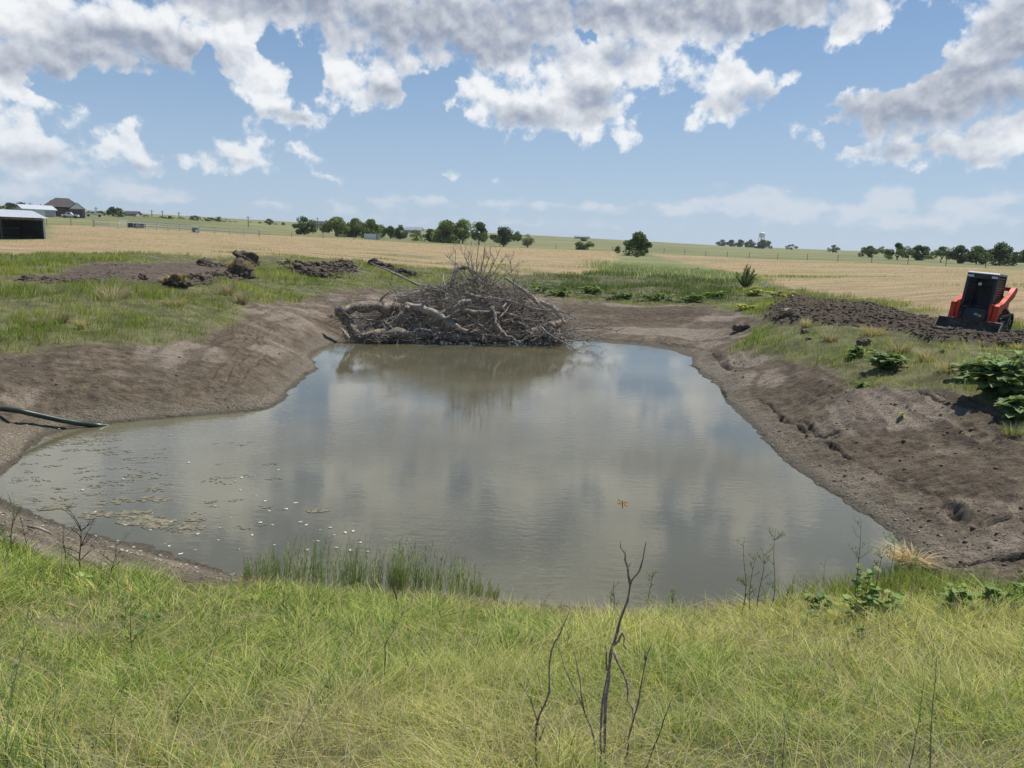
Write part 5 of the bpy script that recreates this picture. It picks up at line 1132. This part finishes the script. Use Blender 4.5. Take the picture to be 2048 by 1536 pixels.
# green-grey weeds leaning in the near grass
for i, (pts_, lab) in enumerate([([(560,1520),(620,1420),(670,1340),(690,1290),(705,1230)],'long green grey weed stalk leaning right in the near grass'),([(640,1440),(668,1390)],'short weed stalk beside the long leaning one'),
  ([(355,1420),(395,1360),(425,1300),(440,1240)],'weed stalk leaning right with a dark tip, left of centre'),([(90,1520),(110,1420),(120,1350)],'pale weed stalk near the bottom left corner'),([(20,1400),(45,1300),(60,1210)],'tall dark weed stalk at the left edge of the near grass'),
  ([(10,1500),(20,1400),(28,1320)],'blurred weed stalk in the bottom left corner'),([(770,1290),(800,1240),(815,1205)],'thin weed stalk leaning toward the black seed head'),([(1820,1530),(1838,1440),(1850,1340)],'weed stalk at the bottom right, left one of two'),([(1860,1530),(1866,1400),(1875,1290)],'weed stalk at the bottom right, right one of two'),
  ([(1565,1530),(1570,1460),(1580,1400)],'short weed stalk at the bottom, right of the brown stalks'),([(220,1460),(245,1380),(262,1320)],'weed stalk leaning right near the left bottom')]):
    dd = [2.5+max(0, (1536-p[1]))/330*2.2 for p in pts_]; d0 = dd[0]
    stalk_plant('weed_stalk', lab, 'weed', [[(p[0], p[1], d0+.1*j) for j, p in enumerate(pts_)]], GREENST, .0032*d0/2.5, foliage=(3, .03*d0/2.5, .003*d0/2.5, (.14,.20,.07)), knots=False, k=5)
for i, (pts_, lab) in enumerate([([(930,1225),(902,1140),(902,1075)],'tall pale straw stalk rising at the right of the reeds'),([(1042,1215),(1060,1180)],'short pale stalk at the waterline right of the reeds'),([(1080,1220),(1103,1180)],'short pale stalk leaning right at the waterline'),([(122,1170),(124,1110),(122,1070)],'tall straw stalk standing left of the bare sapling'),
   ([(10,1120),(25,1080),(48,1064)],'straw blade arching at the left edge of the near grass'),([(190,1190),(212,1140)],'straw stalk leaning right beside the bare sapling'),([(82,1160),(70,1120)],'straw stalk leaning left near the left edge')]):
    stalk_plant('straw_stalk', lab, 'straw stalk', [[(p[0], p[1], 7.4) for p in pts_]], TANST, .006, knots=False, k=4)
stalk_plant('seed_head', 'short black seed head sticking out of the grass before the reeds', 'seed head', [[(797,1212,7.3),(790,1190,7.3),(783,1165,7.3)]], DKST, .014)
# bare twiggy saplings at left
def sapling(px, foot, top, r, label, spread=.5, nb=9, mat=DKST, r0=.011, seed=3, leaves=0, name='bare_sapling', cat='sapling', lean=0):
    rs = random.Random(seed); f = atr(px, foot, r); gz = tz1(f[0], f[1]); H = atr(px+lean, top, r)[2]-gz; t = thing(name, label, cat, (f[0], f[1], gz-.03)); ch = []
    lx_ = lean/FPX*r; m = MB(); tr_ = wob((0, 0, 0), (lx_, 0, H), 9, .05, r=rs); m.tube(tr_, [r0*(1-i/9.5) for i in range(9)], 6); ch += tr_
    for q in range(nb):
        i = rs.randint(2, 7); s_ = rs.choice((-1, 1)); l = H*spread*rs.uniform(.35, .8); e = tr_[i]+Vector((s_*l*rs.uniform(.4, .9), rs.uniform(-.4, .4)*l, l*rs.uniform(.4, .9))); p = wob(tr_[i], e, 6, .08, r=rs); m.tube(p, [r0*.45*(1-j/7) for j in range(6)], 4); ch += p
        for z_ in range(4):
            j = rs.randint(2, 4); l2 = l*.35; p2 = wob(p[j], p[j]+Vector((rs.uniform(-.8, .8), rs.uniform(-.5, .5), rs.uniform(.2, .9)))*l2, 3, .1, r=rs); m.tube(p2, [r0*.2, r0*.14, r0*.08], 3); ch += p2
    m.build('stem', mat, t)
    if leaves:
        Pn = np.array([tuple(ch[rs.randrange(len(ch))]) for _ in range(leaves)])+rng.randn(leaves, 3)*.01; a = rng.rand(leaves)*6.28
        blades('leaves', Pn, .03+.03*rng.rand(leaves), np.full(leaves, .006), np.stack([np.cos(a), np.sin(a)], 1), pal(leaves, [(.22,.28,.11)], [1]), None, None, mat=LEAF, parent=t)
    return t
sapling(170,1160,1040,8.2,'bare dark twiggy sapling in front of the left mud flat',.7,12,seed=4)
sapling(125,1145,1040,8.4,'bare sapling left of the dark twiggy one',.5,7,seed=5,r0=.007,lean=10); sapling(215,1170,1070,8.0,'spreading bare sapling right of the dark twiggy one',.9,12,seed=6,r0=.006,lean=20,leaves=60)
sapling(28,1110,990,9.0,'greenish twiggy sapling at the left edge over the water',.7,14,GREENST,.008,seed=7,leaves=160,lean=10); sapling(60,1100,1010,9.2,'thin sapling beside the greenish one at the left edge',.5,6,seed=8,r0=.006,lean=-15)
for i, (px, foot, top, r, lab, ln) in enumerate([(1482,1215,1068,8.4,'tall thin weed in the water, left of the clump right of centre',-6),(1500,1215,1100,8.5,'second thin weed of the clump standing in the water',4),(1530,1212,1050,8.5,'tallest thin weed of the clump standing in the water',6),(1515,1215,1090,8.3,'middle thin weed of the clump standing in the water',-2),
   (1225,1225,1150,8.6,'short weed at the waterline left of the tallest brown stalk',0),(1297,1225,1140,8.6,'short double weed at the waterline right of the tallest brown stalk',2),(1340,1225,1170,8.6,'small weed at the waterline right of the short double weed',2),
   (1712,1190,1028,8.9,'tall thin weed behind the tallest vine',-8),(1750,1200,1075,8.6,'thin weed right behind the tallest vine',4),(1770,1200,1065,8.8,'thin grey weed left of the straw tuft',3),(1790,1200,1070,8.6,'thin grey weed in front of the straw tuft',6),(1820,1205,1090,8.4,'thin brown weed at the right of the straw tuft',4),
   (1660,1205,1110,8.5,'bare weed leaning left beside the trailing vine',-18),(1940,1200,1130,9.0,'thin dark weed on the near right soil',20),(1985,1225,1165,8.4,'short dark weed in front of the near right soil',-3),(2042,1215,1130,8.2,'leafy weed at the right edge of the near grass',0)]):
    sapling(px, foot, top, r, lab, .28, 7, GREENST if i < 9 or i > 13 else TANST, .0065, seed=20+i, leaves=90 if i != 12 else 0, name='thin_weed', cat='weed', lean=ln)
sapling(265,1270,1160,5.2,'dark leafy weed among the grass left of centre',.4,8,GREENST,.004,seed=50,leaves=120,name='thin_weed',cat='weed'); sapling(570,1235,1170,6.6,'dark leafy weed in the grass in front of the reeds',.5,8,GREENST,.005,seed=51,leaves=140,name='thin_weed',cat='weed')

# ------------------------------------------------------------------ reeds standing in the shallow water
N = 760; px = np.concatenate([490+320*rng.rand(N*6//10), 780+215*rng.rand(N-N*6//10)]); py = 1178+22*rng.rand(N)+(px-500)*.035; side = np.clip(1-np.abs((px-735)/265)**5, .35, 1); H = (.34+.50*rng.rand(N)**1.6)*side
P_ = np.array([atz(a, b, .06) for a, b in zip(px, py)]); P_[:, 2] = tz(P_[:, 0], P_[:, 1]); H = H+np.maximum(0, -P_[:, 2]); a = rng.rand(N)*6.28; L = .05+.22*rng.rand(N); ln = np.stack([np.cos(a)*L+.06, np.sin(a)*L], 1)
rc = pal(N, [(.20,.26,.11),(.27,.33,.16),(.15,.20,.10),(.46,.47,.30)], [3, 2, 1.5, 1]); root = blades('reeds', P_, H, np.full(N, .0058), ln, rc, 'bed of slender green reeds standing at the near waterline', 'reeds', segs=4, droop=.15)
LV = 16; k = np.repeat(np.arange(N), LV); f = .15+.8*rng.rand(len(k)); Pl = P_[k].copy(); Pl[:, 0] += ln[k, 0]*H[k]*f**1.6; Pl[:, 1] += ln[k, 1]*H[k]*f**1.6; Pl[:, 2] += H[k]*f*.97; a = rng.rand(len(k))*6.28
blades('reed_leaves', Pl, .035+.04*rng.rand(len(k)), np.full(len(k), .0045), np.stack([np.cos(a), np.sin(a)], 1)*.45, rc[k]*(1.0+.3*rng.rand(len(k), 1)), 'small narrow leaves on the reeds at the near waterline', 'reeds', mat=LEAF, segs=2, droop=.1)
# straw fringe where the grass meets the water
N = 6000; px = 480+1400*rng.rand(N); P_ = np.array([atz(a, np.interp(a, [480,560,800,1000,1200,1450,1650,1880], [1182,1195,1212,1232,1245,1236,1214,1190])+rng.randn()*7, .15) for a in px]); P_[:, 2] = tz(P_[:, 0], P_[:, 1]); a = rng.rand(N)*6.28; L = .4+1.2*rng.rand(N)
blades('dry_fringe', P_, .06+.13*rng.rand(N), np.full(N, .0055), np.stack([np.cos(a)*L, np.sin(a)*L], 1), pal(N, [(.48,.40,.26),(.38,.32,.20),(.30,.32,.14),(.55,.48,.34)], [2, 1, 1, 1]), 'dry tan stems edging the near waterline', 'grass')
# grey dead grass tufts on the banks
def tuft(px, py, wpx, hpx, lab, col, n_=260, seed=0):
    g = ground_hit(px, py); gz = tz1(g[0], g[1]); yc = float(np.dot(g-CAM, fwn)); w_, h_ = wpx/FPX*yc, hpx/FPX*yc; a = rng.rand(n_)*6.28; q = rng.rand(n_)**.6*w_*.3; P_ = np.stack([np.cos(a)*q, np.sin(a)*q, np.zeros(n_)], 1); L = (.2+.8*rng.rand(n_))*w_/max(h_, .05)*.5
    o = blades('grass_tuft', P_, h_*(.5+.6*rng.rand(n_)), np.full(n_, max(.006, .00055*yc)), np.stack([np.cos(a)*L, np.sin(a)*L], 1), pal(n_, [col], [1], .25), lab, 'grass tuft', kind=None); o.location = (g[0], g[1], gz-.02); return o
DGR = (.42,.36,.30)
for px, py, w_, h_, lab, c in [(225,600,90,42,'largest grey dead grass tuft on the left berm',DGR),(455,590,40,34,'grey dead tuft below the clod ridge on the left berm',DGR),(163,658,22,28,'pale straw tuft lowest on the left bank',(.6,.52,.38)),(80,652,36,26,'brownish tuft left of the pale straw tuft',DGR),
   (125,645,26,20,'small dark tuft between the brownish and pale tufts',(.22,.18,.14)),(485,608,34,30,'grey weed tuft where the left berm meets the bare bank',DGR),(105,585,60,24,'dull grey tuft at the far left of the berm',(.3,.29,.22)),(350,610,60,22,'tan flattened tuft in the middle of the left berm',(.4,.35,.22)),
   (1610,655,22,24,'pale spiky tuft on the soil below the windrow',(.6,.52,.42)),(1660,680,40,26,'tan tuft on the right bank below the windrow',DGR),(1745,672,60,28,'dead grass tuft left of the loader bucket',(.45,.37,.27)),(1855,720,50,34,'rounded grey tuft right of the middle broad leaved plant',DGR),
   (1800,705,60,30,'dead grass tuft above the middle broad leaved plant',(.40,.34,.26)),(1895,745,60,34,'dead grass tuft left of the biggest bush',DGR),(2035,700,40,20,'tan tuft above the biggest bush at the right edge',(.45,.4,.25)),(2025,870,60,30,'grey green tuft below the biggest bush at the right edge',(.3,.31,.2)),
   (330,562,26,14,'small tan tuft on the clod ridge',(.45,.36,.2)),(1850,1185,60,40,'spreading straw tuft under the round straw tuft',(.58,.5,.38)),(1900,1190,90,44,'wide spray of pale straw at the near right corner',(.6,.52,.42)),(1960,645,26,16,'small tuft behind the track loader',(.35,.36,.14))]:
    tuft(px, py, w_, h_, lab, c)
# lane of pale flowering weeds beyond the pond
N = 9000; px = 1190+250*rng.rand(N); py = 522+26*rng.rand(N); ok = (py > 520+(px-1260)*.03); g = np.array([ground_hit(a, b) for a, b in zip(np.linspace(1200, 1440, 24), np.linspace(535, 552, 24))])
c = g[rng.randint(0, 24, N)]; X = c[:, 0]+rng.randn(N)*1.2; Y = c[:, 1]+rng.randn(N)*7; a = rng.rand(N)*6.28
blades('flowering_weeds', np.stack([X, Y, tz(X, Y)], 1), .3+.35*rng.rand(N), np.full(N, .055), np.stack([np.cos(a), np.sin(a)], 1)*.3, pal(N, [(.45,.47,.36),(.24,.29,.13),(.60,.60,.50)], [1, 2, 1]), 'pale flowering weeds in the overgrown lane behind the pond', 'weeds', segs=1)

# ------------------------------------------------------------------ things floating on the pond
PETAL = plain('white_fleck', (.60, .60, .55), .6, 0, .05, 30); ALG = leafmat('algae', .1, .7); AL = material('algae_mat'); P = AL.pos()
ALGM = put(AL, color=AL.mix(AL.ss(AL.noise(P, 9, 5, .7), .4, .6), (.10, .095, .06), (.23, .20, .13)), rough=.7, normal=AL.bump(AL.noise(P, 30, 4), .6, .01))
V = IC2[0].copy(); proto = mesh_np('fleck', V*np.array((.028, .022, .008))*(1+.25*rng.randn(len(V), 1)), IC2[1], PETAL)
FL = [(520,865),(612,1050),(636,1082),(660,1055),(668,1070),(705,1048),(706,1062),(530,1002),(538,1022),(504,1070),(478,1098),(436,1080),(440,1055),(395,1068),(343,1043),(325,1047),(258,1033),(250,1050),(190,1024),(305,1026),(165,980),(290,996),(288,1001),(368,878),(350,875),(377,925),(483,955),(470,962),(545,1050),(548,1090),(512,992),(572,1018),(590,1006),(600,1044),(330,1088),(360,1108),(390,1100),(300,1060),(480,980),(430,1012),(410,1030),(462,1035),(520,1045),(640,1060),(672,1095),(720,1085),(752,1068),(770,1078),(790,1096),(150,985),(210,975),(246,958),(120,1000),(338,1092),(700,1100),(735,1103),(690,1065),(615,1100),(340,870),(556,940)]
for i, (px, py) in enumerate(FL):
    o = proto if i == 0 else proto.copy()
    if i: C.objects.link(o)
    p = atz(px, py, .006); s = .35+.75*random.random()**1.5; o.location = p; o.scale = (s*1.3, s, s); o.rotation_euler = (0, 0, random.random()*6.28)
    tag(o, 'small white fleck floating on the near left water', 'fleck', 'white flecks floating on the pond')
def alg_mesh(n_, rad, seed):
    rs = np.random.RandomState(seed); V_, F_ = [], []
    for k in range(n_):
        a = rs.rand()*6.28; q = rs.rand()**.7*rad; c = np.array([math.cos(a)*q*1.5, math.sin(a)*q*.8]); s = rad*(.10+.16*rs.rand()); b = len(V_); V_.append((c[0], c[1], .008+.004*rs.rand())); m_ = 9
        for j in range(m_): an = 6.28*j/m_; rr_ = s*(.55+.7*rs.rand()); V_.append((c[0]+math.cos(an)*rr_*1.4, c[1]+math.sin(an)*rr_, .003+.004*rs.rand()))
        F_ += [(b, b+1+j, b+1+(j+1) % m_) for j in range(m_)]
    return np.array(V_), np.array(F_)
AP = [mesh_np('algae_mat', *alg_mesh(26, .30, k), ALGM) for k in range(3)]; AS = [mesh_np('algae_mat', *alg_mesh(5, .12, k+9), ALGM) for k in range(3)]
BIG = [(218,1030,1.6,'largest scum mat nearest the left mud flat, left of centre'),(300,1044,2.0,'long brown scum mat in front of the white flecks'),(232,1003,1.1,'brown scum mat above the mat nearest the mud flat'),(310,1000,1.1,'scum mat in the blue reflection at left'),(120,1014,1.2,'scum mat close to the left sapling'),(268,952,.7,'small yellowish scum mat in the blue reflection'),
       (310,1055,.8,'small tail of scum right of the long mat'),(385,1055,1.0,'broken scum mat right of the long mat'),(350,1060,.6,'leafy brown scum bit below the long mat'),(275,1026,.9,'thin scum mat between the two largest mats'),(395,1040,.7,'pale scum streak left of the reeds'),(310,980,.7,'grey scum mat above the blue reflection'),(425,1004,.4,'dark scum speck cluster in the white cloud reflection'),(640,1022,.8,'thin scum streak above the reeds')]
for i, (px, py, s, lab) in enumerate(BIG):
    o = AP[i] if i < 3 else AP[i % 3].copy()
    if i >= 3: C.objects.link(o)
    o.location = atz(px, py, .002); o.scale = (s*.62, s*.62, 1); o.rotation_euler = (0, 0, random.uniform(-.4, .4)); tag(o, lab, 'scum mat')
SM = [(random.uniform(20, 330), random.uniform(895, 1010)) for _ in range(62)]+[(random.uniform(95, 240), random.uniform(868, 905)) for _ in range(34)]+[(random.uniform(330, 560), random.uniform(880, 1060)) for _ in range(24)]
sp_, si_ = polydist(np.array([atz(a, b, 0)[0] for a, b in SM]), np.array([atz(a, b, 0)[1] for a, b in SM]), SH)
SM = [q for q, i_ in zip(SM, si_) if i_]
for i, (px, py) in enumerate(SM):
    o = AS[i] if i < 3 else AS[i % 3].copy()
    if i >= 3: C.objects.link(o)
    s = random.uniform(.5, 1.3); o.location = atz(px, py, .001); o.scale = (s*1.2, s*.8, 1); o.rotation_euler = (0, 0, random.uniform(-.5, .5)); tag(o, 'small dark scum patch floating on the left end of the pond', 'scum patch', 'small scum patches on the left end of the pond')
# driftwood stick on the mud flat
a, b = Vector(atz(57, 1053, .33)), Vector(atz(106, 1068, .33)); a.z = tz1(a.x, a.y)+.03; b.z = tz1(b.x, b.y)+.03; m = MB(); m.tube(wob(a, b, 6, .05), [.02, .022, .02, .018, .016, .01], 7)
tag(m.build('stick', DEADWOOD, smooth=True), 'pale bare stick lying on the mud flat at the left', 'stick')
# dragonfly hovering above the stalks
AMB = plain('amber_wing', (.60, .33, .04), .35, 0, .15, 60); BRN = plain('brown_band', (.07, .03, .015), .5, 0, .2, 60)
p = atr(1245, 1007, 2.45); t = thing('dragonfly', 'amber winged dragonfly with brown banded wings hovering over the pond', 'dragonfly', p, .5); t.rotation_euler = (R(55), R(20), R(20)); t.scale = (.62, .62, .62)
m = MB(); m.tube([(0, .010, 0), (0, .004, 0), (0, -.004, 0), (0, -.030, .001)], [.003, .0042, .0028, .0014], 8); m.tube([(0, .010, 0), (0, .015, 0)], [.0032, .0026], 8); m.build('body', BRN, t, smooth=True)
for s in (-1, 1):
    for y0, sw_ in ((.004, .010), (-.003, -.006)):
        pts_ = [(0, y0-.001), (.010*s, y0+sw_*.3+.004), (.022*s, y0+sw_*.8+.005), (.032*s, y0+sw_+.002), (.033*s, y0+sw_-.003), (.022*s, y0+sw_*.6-.006), (.010*s, y0-.005)]
        m = MB(); m.poly([(x_, y_, .001) for x_, y_ in pts_]); m.poly([(x_, y_, .0016) for x_, y_ in pts_]); w_ = m.build('wing', AMB, t)
        for f in (.35, .62, .9):
            m = MB(); cx_, cy_ = .033*s*f, y0+sw_*f; m.box(cx_-.002, cx_+.002, cy_-.004, cy_+.004, .0006, .0020); m.build('band', BRN, w_)
# ------------------------------------------------------------------ haze: the air between here and the far fields
m = MB(); zlo = float(GZ.min())-1.0; m.box(-3050, 3050, -3050, 3050, zlo, 62)
hm = bpy.data.materials.new('haze'); hm.use_nodes = True; ht = hm.node_tree; ht.nodes.clear()
ho = ht.nodes.new('ShaderNodeOutputMaterial'); hv = ht.nodes.new('ShaderNodeVolumePrincipled'); hv.inputs['Density'].default_value = .00013
hv.inputs['Color'].default_value = (.86, .91, 1.0, 1); hv.inputs['Anisotropy'].default_value = .2; ht.links.new(hv.outputs[0], ho.inputs['Volume'])
tag(m.build('haze', hm), 'thin pale haze lying over the distant fields', 'haze', kind='stuff')
